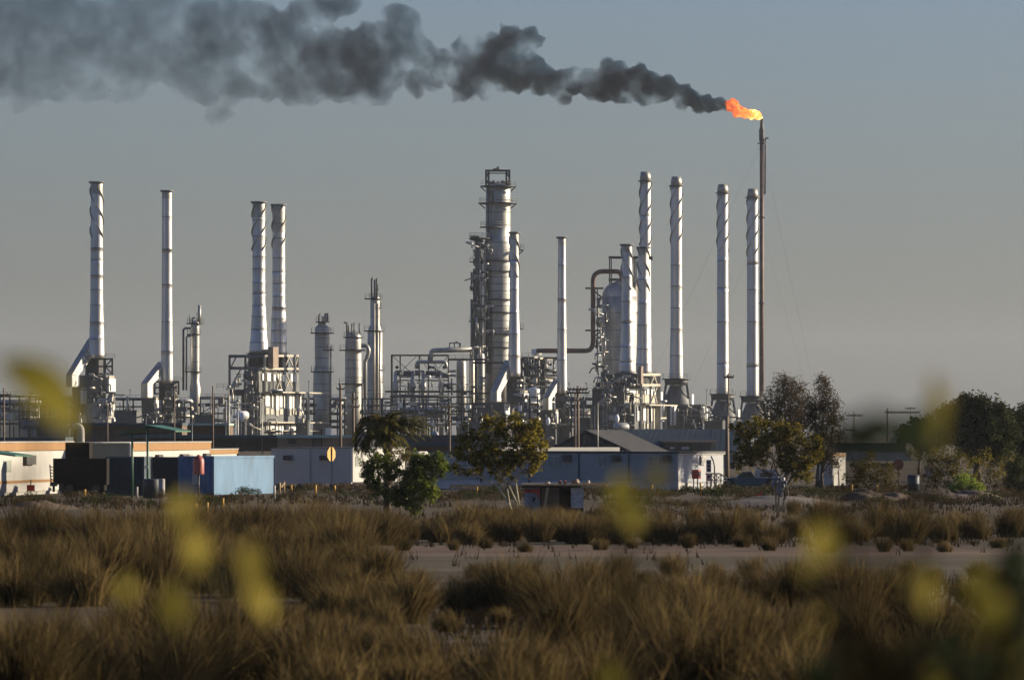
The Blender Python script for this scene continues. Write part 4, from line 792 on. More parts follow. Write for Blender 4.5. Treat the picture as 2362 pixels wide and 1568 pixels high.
litcabin('white cabin with orange roof edge at the far left, nearest the camera of its row', -60, 352, 165, 385, 3.42, 2.90, [('stripe', ORANGE, 0, 1, .82, 1.0, .03, .1),('window', CURT, .28, .36, 1.55, 2.3, .02, .1),('window', CURT, .86, .89, 1.3, 2.1, .02, .1),('air_conditioner', ACM, .48, .58, 2.0, 2.6, .25, .6),('skirt', WHITE, 0, 1, .02, .24, -.1, .2)])
litcabin('white cabin with orange roof edge behind the green shelter posts', 230, 395, 483, 452, 3.32, 2.75, [('air_conditioner', ACM, .47, .51, 1.85, 2.45, .3, .7),('air_conditioner', ACM, .70, .76, 1.85, 2.45, .3, .7),('window', CURT, .77,.83,1.75,2.4,.02,.1),('air_conditioner', ACM, .93,.98, 1.85, 2.45, .3, .7)])
litcabin('lower white cabin with orange roof edge farther right behind the blue container', 470, 462, 546, 482, 2.68, 2.33, [])
t = thing('site_office', 'grey green box cabin with bright trim above the dark truck', 'cabin', base(300, 382)); part(t, 'wall', mat('grey_green_paint', (.14,.17,.145), .6), ('rbox', 196, 299, 303, 1023, 1120, 382, math.radians(20)))
part(t, 'roof_trim', WHITE, ('rbox', 196, 300, 305, 1020.5, 1023, 381.8, math.radians(20))); MB().bar(W(299.5,1023,381.8), W(299.5,1110,381.8), .12).build('corner_trim', WHITE, t)
t = tag(MB().rbox(1885, 1921, 1953, 1053, 1120, 440, P35).build('end_cabin', WHITE), 'white cabin end wall right of the tall feathery trees', 'cabin'); o_ = MB().rbox(1884, 1921, 1954, 1044, 1052.8, 439.8, P35).build('fascia', ORANGE, t)
# ---------------------------------------------------------------- shipping containers
def container(label, ul, um, ur, vt, vb, Y, th, front, side, doors):
    t = thing('shipping_container', label, 'container', base(um, Y), 'shipping containers'); s = Y/K; th = math.radians(th); ex, ey = axes(th)
    MB().rbox(ul, um, ur, vt, vb, Y, th).build('body', [front], t); wf = (um-ul)*s/math.cos(th); H = W(0,vt,Y).z; C = base(um, Y); D = (ur-um)*s/math.sin(th)
    b = MB(); n = 14 if not doors else 6
    for i in range(n): p = C-ex*(wf*(i+.5)/n)-ey*.03; b.bar(p+Vector((0,0,.15)), p+Vector((0,0,H-.12)), wf/n*.5, .06)
    b.build('corrugation' if not doors else 'lock_rods', front, t)
    MB().rp(um, Y, um+.3, ur-.3, vt+1.5, vb, .03, th, 0, .1).build('side_wall', side, t)
    b = MB()
    for p in (C-ex*wf, C, C+ey*D): b.bar(p, p+Vector((0,0,H+.01)), .16)
    for z_ in (.08, H-.06): b.bar(C-ex*wf+Vector((0,0,z_)), C+Vector((0,0,z_)), .15); b.bar(C+Vector((0,0,z_)), C+ey*D+Vector((0,0,z_)), .15)
    b.build('corner_frame', side if doors else front, t); return t
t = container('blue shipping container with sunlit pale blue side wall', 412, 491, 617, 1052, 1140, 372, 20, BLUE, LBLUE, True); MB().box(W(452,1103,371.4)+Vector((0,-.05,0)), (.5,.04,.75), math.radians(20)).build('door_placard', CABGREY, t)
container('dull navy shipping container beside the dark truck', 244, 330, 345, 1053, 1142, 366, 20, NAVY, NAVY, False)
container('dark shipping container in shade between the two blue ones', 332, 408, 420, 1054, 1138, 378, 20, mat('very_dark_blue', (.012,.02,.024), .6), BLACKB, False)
# ---------------------------------------------------------------- dark truck
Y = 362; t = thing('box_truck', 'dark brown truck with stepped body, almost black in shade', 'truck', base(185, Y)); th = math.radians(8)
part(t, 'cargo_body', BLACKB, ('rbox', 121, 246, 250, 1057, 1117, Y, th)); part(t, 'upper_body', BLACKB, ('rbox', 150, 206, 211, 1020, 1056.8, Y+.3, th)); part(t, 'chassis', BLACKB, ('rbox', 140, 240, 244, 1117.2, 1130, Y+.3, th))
for u in (160, 222):
    for dy in (0, 1.9): p = W(u,1130,Y+.2+dy); p.z = .52; w_ = MB().tube([p+Vector((0,-.15,0)), p+Vector((0,.15,0))], .52, 20).build('wheel', TYRE, t); MB().tube([p+Vector((0,-.17,0)), p+Vector((0,-.151,0))], .26, 14).build('hub', DARK, w_)
b = MB()
for i in range(6): b.pbar(116,1075+i*7,122,1078+i*7,Y-.1,w=.06)
b.pbar(115,1071,118,1114,Y-.1,w=.07); b.build('side_ladder', DARK, t); part(t, 'tool_box', DARK, ('rbox', 115, 128, 131, 1113, 1121, Y-.1, th)); part(t, 'step', DARK, ('rbox', 136, 146, 148, 1115, 1131, Y, th))
MB().pbar(124,1121,124,1134,Y,w=.15).build('jack_leg', DARK, t)
# ---------------------------------------------------------------- green shelter, canister, signs, posts
t = thing('shelter', 'green gabled sunshade roof on two thin green posts', 'shelter', base(322, 356)); Y = 356; ri = W(337,983,Y)
for q, nm in ((W(278,1003,Y),0),(W(404,996,Y),1)):
    a, d = q, ri; dp = Vector((.8,3.2,0)); u_ = Vector((0,0,.09)); MB().hexa([a, d, d+dp, a+dp, a+u_, d+u_, d+dp+u_, a+dp+u_]).build('roof_slope', GREEN, t)
MB().bar(ri+Vector((0,0,-.1)), ri+Vector((.8,3.2,-.1)), .12).build('ridge_beam', GREEN, t)
for u, dy in ((305,1.2),(340.5,.2)): p = W(u,996 if u < 320 else 986,Y+dy); MB().tube([Vector((p.x,p.y,0)), p], .075, 8).build('post', GREEN, t)
MB().bar(W(278,1003,Y), W(404,996,Y), .05).build('tie_rod', DARK, t); MB().box(W(338,1077,Y+.1), (.22,.2,.14)).build('lamp', WHITE, t)
t = thing('shelter', 'green edged sunshade roof corner at the far left edge', 'shelter', base(-10, 340)); a, d = W(-60,1040,340), W(35,1053,340); dp = Vector((.8,3,0)); u_ = Vector((0,0,.1)); MB().hexa([a, d, d+dp, a+dp, a+u_, d+u_, d+dp+u_, a+dp+u_]).build('roof_slope', GREEN, t); p = W(-30,1043,341.5); MB().tube([Vector((p.x,p.y,0)), p], .07, 8).build('post', GREEN, t)
Y = 358; t = thing('canister', 'faded red bell shaped canister on a dark post', 'canister', base(458, Y)); c = W(458,1000,Y); z = lambda v: W(0,v,Y).z; s = Y/K
MB().lathe(c, [(12.8*s,z(1093.5)),(13*s,z(1092)),(13*s,z(1062)),(11*s,z(1056)),(5*s,z(1051)),(1.5*s,z(1048))], 20).build('bell', REDB, t); MB().tube([Vector((c.x,c.y,0)), Vector((c.x,c.y,z(1093)))], .06, 8).build('post', DARK, t)
Y = 386; t = thing('road_sign', 'yellow octagonal sign seen from behind on a thin pole', 'road sign', base(764, Y)); c = W(764,1047,Y); b = MB()
xd = Vector((math.cos(math.radians(57)), math.sin(math.radians(57)), 0)); nd = Vector((xd.y, -xd.x, 0)); rr_ = 17.5*Y/K
a8 = [c+xd*rr_*math.cos(k*math.pi/4+.39)+Vector((0,0,rr_*math.sin(k*math.pi/4+.39))) for k in range(8)]; b.v = [p+nd*.02 for p in a8]+[p-nd*.02 for p in a8]; b.face(list(range(8))); b.face(list(range(15,7,-1))); [b.face([i,8+i,8+(i+1)%8,(i+1)%8]) for i in range(8)]; b.build('plate', YEL, t)
p = c+nd*.06; MB().bar((p.x,p.y,0), (p.x,p.y,W(0,1031,Y).z), .06).build('pole', GREY, t)
t = thing('barrel', 'pale upright drum under the green shelter', 'barrel', base(373, 352)); c = W(373,1000,352); MB().lathe(c, [(.2,0),(.2,.55),(.21,.56),(.21,.6),(.2,.61),(.2,1.18),(.17,1.22)], 16).build('body', CONC, t)
t = tag(MB().lathe(W(350,0,354), [(.55,0),(.55,1.15),(.5,1.2)], 20).build('water_tank', DARK), 'squat dark water tank beside the pale upright drum', 'tank')
t = thing('warning_board', 'small red board on a thin leg low at the far left', 'sign', base(71, 366)); slab(t, 'board', RED, 62, 80, 1118, 1132, 366, .05); MB().pbar(71,1106,71,1140,366.1,w=.06).build('leg', DARK, t)
PST = [(196,1128,1147,YEL),(316,1122,1148,WHITE),(412,1120,1136,YEL),(453,1160,1175,YEL),(478,1158,1184,YEL),(514,1148,1170,YEL),(633,1119,1151,WHITE),(596,1109,1138,PWOOD),(645,1112,1137,PWOOD),(655,1110,1135,PWOOD),(672,1118,1132,YEL),(728,1118,1146,YEL),(772,1119,1133,YEL),(1003,1119,1138,YEL),
    (1426,1120,1130,WHITE),(1504,1117,1131,YEL),(1616,1113,1143,YEL),(1658,1117,1131,YEL),(1699,1118,1130,YEL),(1965,1116,1140,YEL),(2023,1118,1135,YEL),(1100,1122,1140,YEL)]
lab = ['before the truck wheels','under the left shelter post','before the open blue container doors','leftmost of three in the tall grass','middle of three in the tall grass','rightmost of three in the tall grass','tallest before the plain grey fronted cabin','by the lit container corner','left of the rope pair','right of the rope pair','just right of the rope pair','left of the yellow octagonal sign','at the foot of the yellow octagonal sign','right of the green bush','before the shack right side','before the blue grey cabin middle','thick one before the red cabinet','left of the blue pickup','below the blue pickup','right of the white end wall','near the far right bushes','left of the shack tree']
for (u, vt, vb, m_), l in zip(PST, lab):
    p = G(u, vb); h = (vb-vt)*p.y/K; c_ = {'yellow_paint':'yellow','white_paint':'white','pale_timber':'timber'}[m_.name]
    o = MB().lathe(p, [(.07,-.02),(.07,h-.03),(.05,h)], 8).build('bollard_post', m_); tag(o, f'short {c_} post {l}', 'post', 'short marker posts'); 
t = tag(MB().tube([G(645,1137)+Vector((0,0,.55)), G(650,1136)+Vector((0,0,.38)), G(655,1135)+Vector((0,0,.6))], .03, 6).build('rope', PWOOD), 'rope sagging between two timber posts by the grey fronted cabin', 'rope')
t = thing('timber_rail', 'long pale timber barrier rail before the blue grey cabin', 'barrier', G(1170,1136)); Y = G(0,1136).y
for u0, u1, v in ((1036,1130,1120.5),(1131,1230,1121),(1231,1395,1121.5)): MB().box(((W(u0,v,Y).x+W(u1,v,Y).x)/2, Y, W(0,v,Y).z), (W(u1,v,Y).x-W(u0,v,Y).x, .1, .19)).build('rail', PWOOD, t)
for u in (1040,1118,1128,1196,1262,1330): MB().pbar(u,1121,u,1137,Y+.1,w=.14).build('post', PWOOD, t)
# ---------------------------------------------------------------- makeshift shack and its clutter
Y = 292; t = thing('shack', 'makeshift low shack with plank roof, white panel and dark doorway', 'shack', base(1275, Y)); k = Y/K
slab(t, 'roof_planks', PWOOD, 1203, 1352, 1115.5, 1120, Y-.3, 2.2); slab(t, 'roof_edge', BLACKB, 1203, 1340, 1120.2, 1124, Y-.2, 2.0)
slab(t, 'white_panel', mat('dirty_white_board', (.20,.21,.21), .7, 0, .3, 4), 1209, 1246, 1124.2, 1181, Y, .06); slab(t, 'grey_panel', BRICK, 1249, 1290, 1124.2, 1176, Y+.05, .06); slab(t, 'doorway', BLACKB, 1290.5, 1316, 1128, 1172, Y+.6, .1)
slab(t, 'white_post_panel', mat('peeling_white', (.20,.21,.23), .7, 0, .3, 7, (1,1,1), (.5,.47,.4)), 1317, 1346, 1124.2, 1171, Y-.05, .12); MB().bar(W(1264,1124,Y-.2), W(1253,1186,Y-.4), .13).build('leaning_pole', PWOOD, t); slab(t, 'back_wall', BLACKB, 1209, 1346, 1124.2, 1180, Y+1.7, .1)
b = MB(); rr = random.Random(4); u = 1211.0
while u < 1244:                                      # painted red scrawl with a drip band
    w_ = rr.uniform(2.0, 4.2); v0 = 1127+rr.uniform(0, 2); v1 = v0+rr.uniform(5, 8)
    b.pbar(u,v0,u,v1,Y-.02,w=.035); b.pbar(u,v0,u+w_*.6,v0+rr.uniform(0,4),Y-.02,w=.035); b.pbar(u+w_*.6,v0+1,u+w_*.6,v1,Y-.02,w=.035); u += w_
b.pbar(1210,1135,1228,1133,Y-.02,w=.05); b.pbar(1228,1133,1245,1141,Y-.02,w=.08); b.pbar(1241,1125,1243,1150,Y-.02,w=.09); b.build('red_scrawl', RED, t)
MB().bar(W(1233,1146,Y-.03), W(1230,1156,Y-.03), .12).build('dark_hole', BLACKB, t)
for u, v, w_, h_, m_, l in ((1292,1109,5,6,REDB,'small red pot on the shack roof, left one'),(1303,1108,4,7,REDB,'small red pot on the shack roof, right one'),(1327,1107,11,9,BROWN,'brown crate on the shack roof'),(1357,1108,4,7,WHITE,'white jug on the shack roof right end'),(1262,1109,8,4,CONC,'pale tin on the shack roof left part')):
    c = W(u,1115,Y+.4); s2 = k; o = MB().lathe(c, [(w_*s2*.7,c.z-.01),(w_*s2,c.z+h_*s2*.5),(w_*s2*.6,c.z+h_*s2),(w_*s2*.75,c.z+h_*s2*1.15)], 10).build('roof_clutter', m_); tag(o, l, 'junk', 'junk on the shack roof')
t = thing('plank_pile', 'loose boards jutting out past the right end of the shack roof', 'planks', base(1370, Y)); 
for i in range(4): MB().bar(W(1335+i*4,1117-i*1.2,Y+.2*i), W(1398+i*3,1120-i*1.6,Y-.3+.3*i), .14, .04).build('plank', PWOOD, t)
MB().pbar(1392,1120,1392,1160,Y,w=.06).build('prop', WOOD, t)
# tattered sheet on sticks
Y = 290; t = thing('draped_sheet', 'tattered white sheet hung over thin sticks beside the pickup', 'sheet', base(1798, Y)); rr = random.Random(3); SH = mat('dirty_sheet', (.16,.18,.21), .8, 0, .2, 6, (1,1,1), (.36,.34,.30))
for (ua, ub, va, vb, sk) in ((1786,1797,1099,1119,-1),(1790,1803,1098,1142,0),(1799,1809,1101,1127,3),(1795,1806,1112,1147,2),(1783,1790,1106,1124,-3),(1804,1814,1108,1121,4)):
    b = MB(); nx, ny = 4, 7; y0 = rr.uniform(-.2,.2)
    for j in range(ny+1):
        for i in range(nx+1):
            f, g = i/nx, j/ny; wob = rr.uniform(-1,1); b.v.append(W(ua+(ub-ua)*(.5+(f-.5)*(1-.5*g+.15*math.sin(5*g+ua)))+sk*g+wob, va+(vb-va)*g*(1-.18*abs(f-.4))+rr.uniform(-1,1), Y+y0-.12*math.sin(f*8+ua)+rr.uniform(-.05,.05)))
    for j in range(ny):
        for i in range(nx): n = j*(nx+1)+i; b.face([n, n+1, n+nx+2, n+nx+1], 0, True)
    o = b.build('cloth', SH, t); m_ = o.modifiers.new('s', 'SOLIDIFY'); m_.thickness = .03
for a in ((1789,1110,1790,1186),(1797,1108,1795,1190),(1803,1112,1812,1150),(1812,1130,1804,1178)): MB().pbar(*a,Y+.15,w=.09).build('stick', PWOOD, t)
t = tag(MB().hexa([W(1741,1145,300), W(1757,1141,300), W(1757,1141,300.3), W(1741,1145,300.3), W(1743,1142,300), W(1758,1131,300), W(1758,1131,300.3), W(1743,1142,300.3)]).build('traffic_cone', RED), 'toppled red cone lying left of the tattered sheet', 'cone')
# ---------------------------------------------------------------- pickup
Y = 416; t = thing('pickup_truck', 'dark blue pickup with a white canopy parked under the bushy trees', 'pickup', base(1728, Y)); PB = mat('dark_blue_car_paint', (.012,.05,.09), .3, .2, .1, 1, spec=.6); w2 = 1.75
def prism(t, name, m, pts, Y0, Y1):
    b = MB(); n = len(pts); b.v = [W(u,v,Y0) for u,v in pts]+[W(u,v,Y0)+Vector((0,Y1-Y0,0)) for u,v in pts]; b.face(list(range(n))[::-1]); b.face(list(range(n,2*n))); [b.face([i,(i+1)%n,n+(i+1)%n,n+i]) for i in range(n)]; return b.build(name, m, t)
prism(t, 'body', PB, [(1656,1121),(1655,1106),(1662,1103),(1702,1101),(1742,1102),(1790,1103),(1803,1105),(1804,1120),(1792,1121),(1788,1114),(1768,1114),(1764,1121),(1696,1121),(1692,1114),(1673,1114),(1669,1121)], Y, Y+w2)
cb = prism(t, 'cab', PB, [(1698,1101.5),(1709,1088),(1733,1087),(1742,1102)], Y+.08, Y+w2-.08); prism(t, 'side_window', GLASS, [(1704,1100),(1711,1090),(1721,1089.5),(1721,1100)], Y+.05, Y+.085); prism(t, 'side_window', GLASS, [(1723,1100),(1723,1089.5),(1731,1089),(1737,1100)], Y+.05, Y+.085)
prism(t, 'canopy', PALEGREY, [(1744,1102.5),(1744,1081),(1790,1083),(1796,1103)], Y+.06, Y+w2-.06); prism(t, 'canopy_window', GLASS, [(1753,1099),(1753,1090),(1780,1090),(1782,1099)], Y+.03, Y+.065)
for u in (1682, 1778):
    for dy in (.0, w2-.25): p = W(u,1117.5,Y+dy); p.z = .36; w_ = MB().tube([p, p+Vector((0,.25,0))], .36, 18).build('wheel', TYRE, t); MB().tube([p+Vector((0,-.01,0)), p+Vector((0,.02,0))], .2, 12).build('hub_cap', GREY, w_)
prism(t, 'bumper', GREY, [(1652,1119),(1652,1114),(1657,1114),(1657,1119)], Y+.05, Y+w2-.05)
# ---------------------------------------------------------------- utility poles, lamp posts
def pole(u, vt, Y, w, arms, label, m=WOOD, ins=True):
    t = thing('utility_pole', label, 'utility pole', base(u, Y), 'wooden utility poles'); p = W(u,vt,Y); r = w*Y/K/2; MB().tube([Vector((p.x,Y,0)), p], [r*1.15, r*.85], 10).build('pole', m, t)
    for (v, l, rr_, mm) in arms:
        a = MB().bar(W(u-l,v,Y-r-.08), W(u+rr_,v,Y-r-.08), .16).build('crossarm', mm, t); b = MB()
        n = max(2, int((l+rr_)/7))
        for i in range(n+1): q = W(u-l+(l+rr_)*i/n,v,Y-r-.08); b.lathe(q, [(.05,q.z+.05),(.06,q.z+.16),(.03,q.z+.24)], 6)
        if ins: b.build('insulators', GREY, a)
pole(9, 896, 520, 4.5, [(911,18,16,WOOD)], 'thick dark pole with one crossarm at the far left edge')
pole(248, 935, 560, 3.5, [], 'bare dark pole below the far left furnace'); pole(402, 898, 570, 4, [], 'dark pole in front of the plain chimney foot'); pole(491, 890, 540, 4, [], 'tall dark pole left of the large furnace')
pole(785, 884, 540, 7, [(897,8,10,PWOOD),(924,14,12,PWOOD)], 'thick wooden pole with pale crossarms, left of the palm'); pole(815, 905, 530, 7, [(920,8,10,PWOOD),(938,12,14,PWOOD)], 'thick wooden pole with pale crossarms touching the palm crown')
pole(1037, 930, 500, 5, [(938,17,17,PWOOD),(955,17,17,PWOOD),(972,8,6,PWOOD)], 'wooden pole with three pale crossarms left of the bushy tree')
pole(1333, 890, 530, 7, [(898,25,22,WOOD),(906,26,26,WOOD),(923,9,14,PWOOD)], 'tall double crossarm pole in front of the gabled house'); pole(1327, 906, 530.5, 4, [], 'thinner pole standing against the tall double crossarm pole')
pole(1680, 861, 470, 4, [(870,10,12,WOOD)], 'dark pole with a short crossarm near the third right chimney'); pole(1677, 960, 469, 9, [(933,3,8,PWOOD)], 'short very thick dark stub pole left of the bushy trees')
pole(1970, 948, 720, 3, [(958,19,19,WOOD),(992,17,4,WOOD)], 'distant pole with two crossarms right of the feathery trees'); pole(2047, 941, 650, 4, [(951,5,75,WOOD)], 'distant pole with one long arm reaching into the right trees'); pole(2100, 938, 900, 2, [(942,11,11,GREY)], 'faint far pole with insulators behind the right trees')
def lamp(u, vt, Y, label, arm=None, m=GREY, w=3):
    t = thing('lamp_post', label, 'lamp post', base(u, Y), 'thin lamp posts'); p = W(u,vt,Y); r = w*Y/K/2; MB().tube([Vector((p.x,Y,0)), p], [r, r*.7], 8).build('post', m, t)
    q = p
    if arm: q = W(u+arm[0],vt+arm[1],Y); MB().tube([p, (p+q)/2+Vector((0,0,.1)), q], .06, 6).build('arm', m, t)
    MB().lathe(q, [(.08,q.z-.05),(.24,q.z),(.2,q.z+.14),(.05,q.z+.2)], 10).build('lamp_head', m if not arm else CONC, t)
lamp(337,958,600,'thin lamp post behind the green shelter'); lamp(443,955,590,'thin lamp post with a bright head right of the plain chimney',(6,0)); lamp(528,893,620,'thin post at the left edge of the large furnace',None,CREAM); lamp(549,925,615,'thin post before the dark front of the large furnace',None,CREAM)
lamp(605,918,610,'thin post in front of the large furnace corner',None,CREAM); lamp(1379,928,520,'street lamp with a bent arm before the domed vessel',(26,-14),CREAM); lamp(1080,968,560,'thin white post left of the bushy tree top',None,CREAM); lamp(1262,1018,430,'small bent lamp on the white roof strip',(8,-6),GREY,2)
for u, v, l in ((520,912,'above the left racks by the furnace'),(712,880,'right of the large furnace'),(890,905,'left of the open pipe frame'),(1312,885,'right of the slenderest chimney'),(300,900,'between the two left chimneys'),(1630,900,'left of the third right chimney'),(70,905,'at the far left of the plant'),(1352,884,'left of the domed vessel')):
    lamp(u, v, 1300+R.uniform(-20,30), 'plant floodlight mast '+l, None, DARK, 1.6)
t = thing('round_sign', 'dark red round sign on a post by the far right building', 'sign', base(2072, 440)); p = W(2072,1072,440); MB().tube([p, p+Vector((0,.05,0))], .42, 18).build('disc', REDB, t); MB().pbar(2072,1075,2072,1128,440.1,w=.08).build('post', GREY, t)
t = thing('notice_board', 'small white board with faint red marks among the right bushes', 'sign', base(2141, 380)); slab(t, 'board', WHITE, 2133, 2149, 1078, 1102, 380, .05); MB().bar(W(2135,1094,379.97), W(2142,1098,379.97), .06).build('red_mark', RED, t); MB().pbar(2141,1102,2141,1136,380.1,w=.07).build('post', GREY, t)
t = thing('drum', 'dark blue oil drum among the right bushes', 'drum', base(2107, 395)); c = W(2107,0,395); MB().lathe(c, [(.42,0),(.42,.5),(.45,.52),(.42,.55),(.42,1.1),(.4,1.15)], 18).build('body', NAVY, t)
# ---------------------------------------------------------------- trees and shrubs
def leafcloud(b, cl, n, rad, size, rr, asp=1.8, droop=0.0):
    for _ in range(n):
        d = Vector((rr.gauss(0,1), rr.gauss(0,1), rr.gauss(0,1))); d = d.normalized()*rad*rr.random()**.5; p = cl+d
        x = Vector((rr.gauss(0,1), rr.gauss(0,1), rr.gauss(0,.6)-droop)).normalized(); y = x.cross(Vector((rr.gauss(0,1), rr.gauss(0,1), rr.gauss(0,1)))).normalized(); l = size*rr.uniform(.6,1.3); w = l/asp
        k = len(b.v); b.v += [p-x*l*.5, p+y*w*.5, p+x*l*.5, p-y*w*.5]; b.face([k,k+1,k+2,k+3])
def tree(name, label, u, vb, blobs, Y, leafm, nclump, nleaf, lsize, crad, seed, bark=BARK, trunks=1, tr=.12, group=None, cat='tree', asp=1.8, droop=0, fork=.35, flat=.8):
    rr = random.Random(seed); t = thing(name, label, cat, base(u, Y), group); b = MB(); tb = MB(); b0 = base(u, Y); tot = sum(r**2 for _,_,r in blobs); nleaf = int(nleaf*(.85 if leafm in (LEAF_O, LEAF_B) else 1.5))
    cs = []
    for (bu, bv, r) in blobs:
        c = W(bu,bv,Y); c.y += rr.uniform(-.5,.5)*r*Y/K*.6; R_ = r*Y/K; cs.append((c, R_)); n = max(3, int(nclump*r*r/tot))
        for _ in range(n):
            d = Vector((rr.gauss(0,1), rr.gauss(0,1), rr.gauss(0,1)*flat)).normalized()*R_*rr.uniform(.25,1.0)**.6; leafcloud(b, c+d, int(nleaf*rr.uniform(.5,1.4)), crad*rr.uniform(.6,1.3), lsize, rr, asp, droop)
    b.build('crown', leafm, t)
    mid = Vector((sum(c.x for c,_ in cs)/len(cs), Y, 0)); 
    for k in range(trunks):
        st = b0 + Vector((rr.uniform(-.35,.35)*(trunks > 1), rr.uniform(-.3,.3)*(trunks > 1), -.05)); mine = cs[k::trunks] or cs[:1]; zl = min(c.z-R_*.6 for c,R_ in mine); fk = st + (Vector((sum(c.x for c,_ in mine)/len(mine), Y, 0))-st)*fork; fk.z = max(.3, zl*.75)
        pm = (st+fk)/2+Vector((rr.uniform(-.12,.12),0,0)); tb.tube([st, pm, fk], [tr, tr*.85, tr*.7], 8)
        for c, R_ in mine: q = (fk+c)/2+Vector((rr.uniform(-.2,.2), rr.uniform(-.2,.2), .1)); tb.tube([fk, q, c+Vector((0,0,R_*.4))], [tr*.55, tr*.35, tr*.12], 6)
    tb.build('trunk', bark, t); return t
GR = 'bushy trees around the cabins'
tree('bushy_tree', 'olive leaved bushy tree with pale forked stems beside the shack', 1190, 1190, [(1075,1040,36),(1100,1005,32),(1140,985,30),(1185,990,34),(1225,990,32),(1240,1030,32),(1195,1035,40),(1150,1040,42),(1110,1070,34),(1160,1085,30),(1220,1070,28),(1060,1080,20),(1245,1062,18)], 266, LEAF_O, 330, 34, .17, .25, 21, PBARK, 4, .055, GR, fork=.75)
tree('green_bush', 'bright green bush growing against the palm trunk', 960, 1190, [(1000,1065,28),(975,1090,34),(940,1110,34),(985,1130,30),(1015,1080,22),(935,1150,28),(965,1060,22),(900,1080,26),(870,1060,22),(860,1095,26),(870,1130,22),(845,1075,14),(910,1140,26),(955,1170,18)], 274.5, LEAF_G, 340, 40, .13, .24, 22, BARK, 2, .03, GR, 'bush')
tree('olive_tree', 'ragged olive tree behind the palm crown and grey fronted cabin', 930, 1160, [(925,1045,22),(905,1065,20),(945,1060,18),(905,1030,16)], 300, LEAF_O, 70, 26, .11, .25, 31, PBARK, 2, .05, GR)
tree('bushy_tree', 'wide yellow flecked bushy tree over the blue pickup', 1800, 1150, [(1720,1050,30),(1715,1010,26),(1745,985,28),(1790,990,32),(1830,1010,34),(1780,1035,40),(1735,1045,32),(1830,1060,38),(1870,1050,30),(1815,1062,28),(1850,1090,28),(1700,1070,16),(1700,985,16),(1880,1020,22)], 330, LEAF_O, 380, 38, .18, .28, 23, BARK, 3, .06, GR)
tree('feathery_tree', 'tall wispy brown tree with a peaked crown, left of two', 1810, 1120, [(1805,885,22),(1830,895,24),(1790,915,28),(1820,925,34),(1845,930,24),(1780,950,30),(1815,965,38),(1850,960,26),(1770,975,20),(1825,1000,34),(1800,868,10),(1856,900,10)], 405, LEAF_B, 330, 38, .26, .5, 24, BARK, 2, .1, 'tall feathery trees', asp=5, droop=.5)
tree('feathery_tree', 'tall wispy brown tree with a narrow spire top, right of two', 1888, 1120, [(1897,885,16),(1900,905,22),(1880,930,24),(1915,930,22),(1900,960,32),(1865,975,26),(1930,970,20),(1895,1000,34),(1925,1010,24),(1890,1040,32),(1915,1060,24),(1896,872,8),(1870,945,16)], 398, LEAF_B, 340, 38, .25, .48, 25, BARK, 4, .1, 'tall feathery trees', asp=5, droop=.5)
tree('shade_tree', 'large dark domed tree at the right', 2255, 1110, [(2200,960,36),(2240,945,38),(2280,950,36),(2310,975,34),(2225,990,44),(2275,1000,48),(2185,995,28),(2320,1010,30),(2250,1030,38),(2215,930,14),(2300,1040,30)], 430, LEAF_D, 420, 50, .24, .6, 26, BARK, 2, .18, 'dark trees at the right')
tree('shade_tree', 'dark tree at the far right edge', 2365, 1120, [(2350,960,30),(2370,990,40),(2345,1010,26),(2380,1040,40)], 440, LEAF_D, 170, 40, .22, .5, 27, BARK, 1, .16, 'dark trees at the right')
tree('shade_tree', 'low dark tree mass left of the large domed tree', 2120, 1080, [(2110,990,26),(2140,985,28),(2090,1005,22),(2160,1010,30),(2130,1020,28)], 520, LEAF_D, 150, 40, .26, .55, 28, BARK, 1, .16, 'dark trees at the right')
tree('thin_bush', 'thin leafed bush with pale stems right of centre in the right hand thicket', 2205, 1140, [(2150,1060,30),(2190,1050,30),(2220,1070,32),(2180,1090,34),(2150,1100,28),(2235,1100,26),(2110,1050,20),(2200,1110,24)], 372, LEAF_O, 200, 26, .15, .32, 29, PBARK, 4, .05, 'thin bushes at the right', 'bush')
tree('thin_bush', 'olive bush before the pale fronted low building', 2000, 1140, [(1985,1065,26),(2010,1060,22),(2000,1090,32),(1975,1100,26),(2030,1100,28),(2050,1085,20),(2055,1110,20)], 378, LEAF_O, 160, 28, .15, .32, 30, PBARK, 3, .05, 'thin bushes at the right', 'bush')
tree('thin_bush', 'sparse bush before the far right white building', 2300, 1140, [(2270,1060,26),(2300,1085,30),(2330,1065,24),(2280,1100,26),(2325,1110,26)], 374, LEAF_O, 120, 22, .15, .32, 35, BARK, 3, .05, 'thin bushes at the right', 'bush')
tree('dark_bush', 'dense dark bush at the right edge', 2350, 1150, [(2345,1080,28),(2360,1110,34),(2335,1120,26)], 365, LEAF_D, 110, 40, .15, .35, 32, BARK, 1, .06, 'thin bushes at the right', 'bush')
tree('dark_bush', 'dark green bush low before the thin leafed bush', 2230, 1150, [(2225,1110,22),(2250,1125,18),(2205,1128,16)], 366, LEAF_G, 60, 36, .13, .3, 33, BARK, 1, .05, 'thin bushes at the right', 'bush')
tree('bare_tree', 'leafless scrub tree before the white end wall', 1925, 1130, [(1920,1080,18),(1930,1065,14),(1910,1095,16)], 385, LEAF_B, 30, 14, .1, .3, 34, BARK, 2, .05, GR)
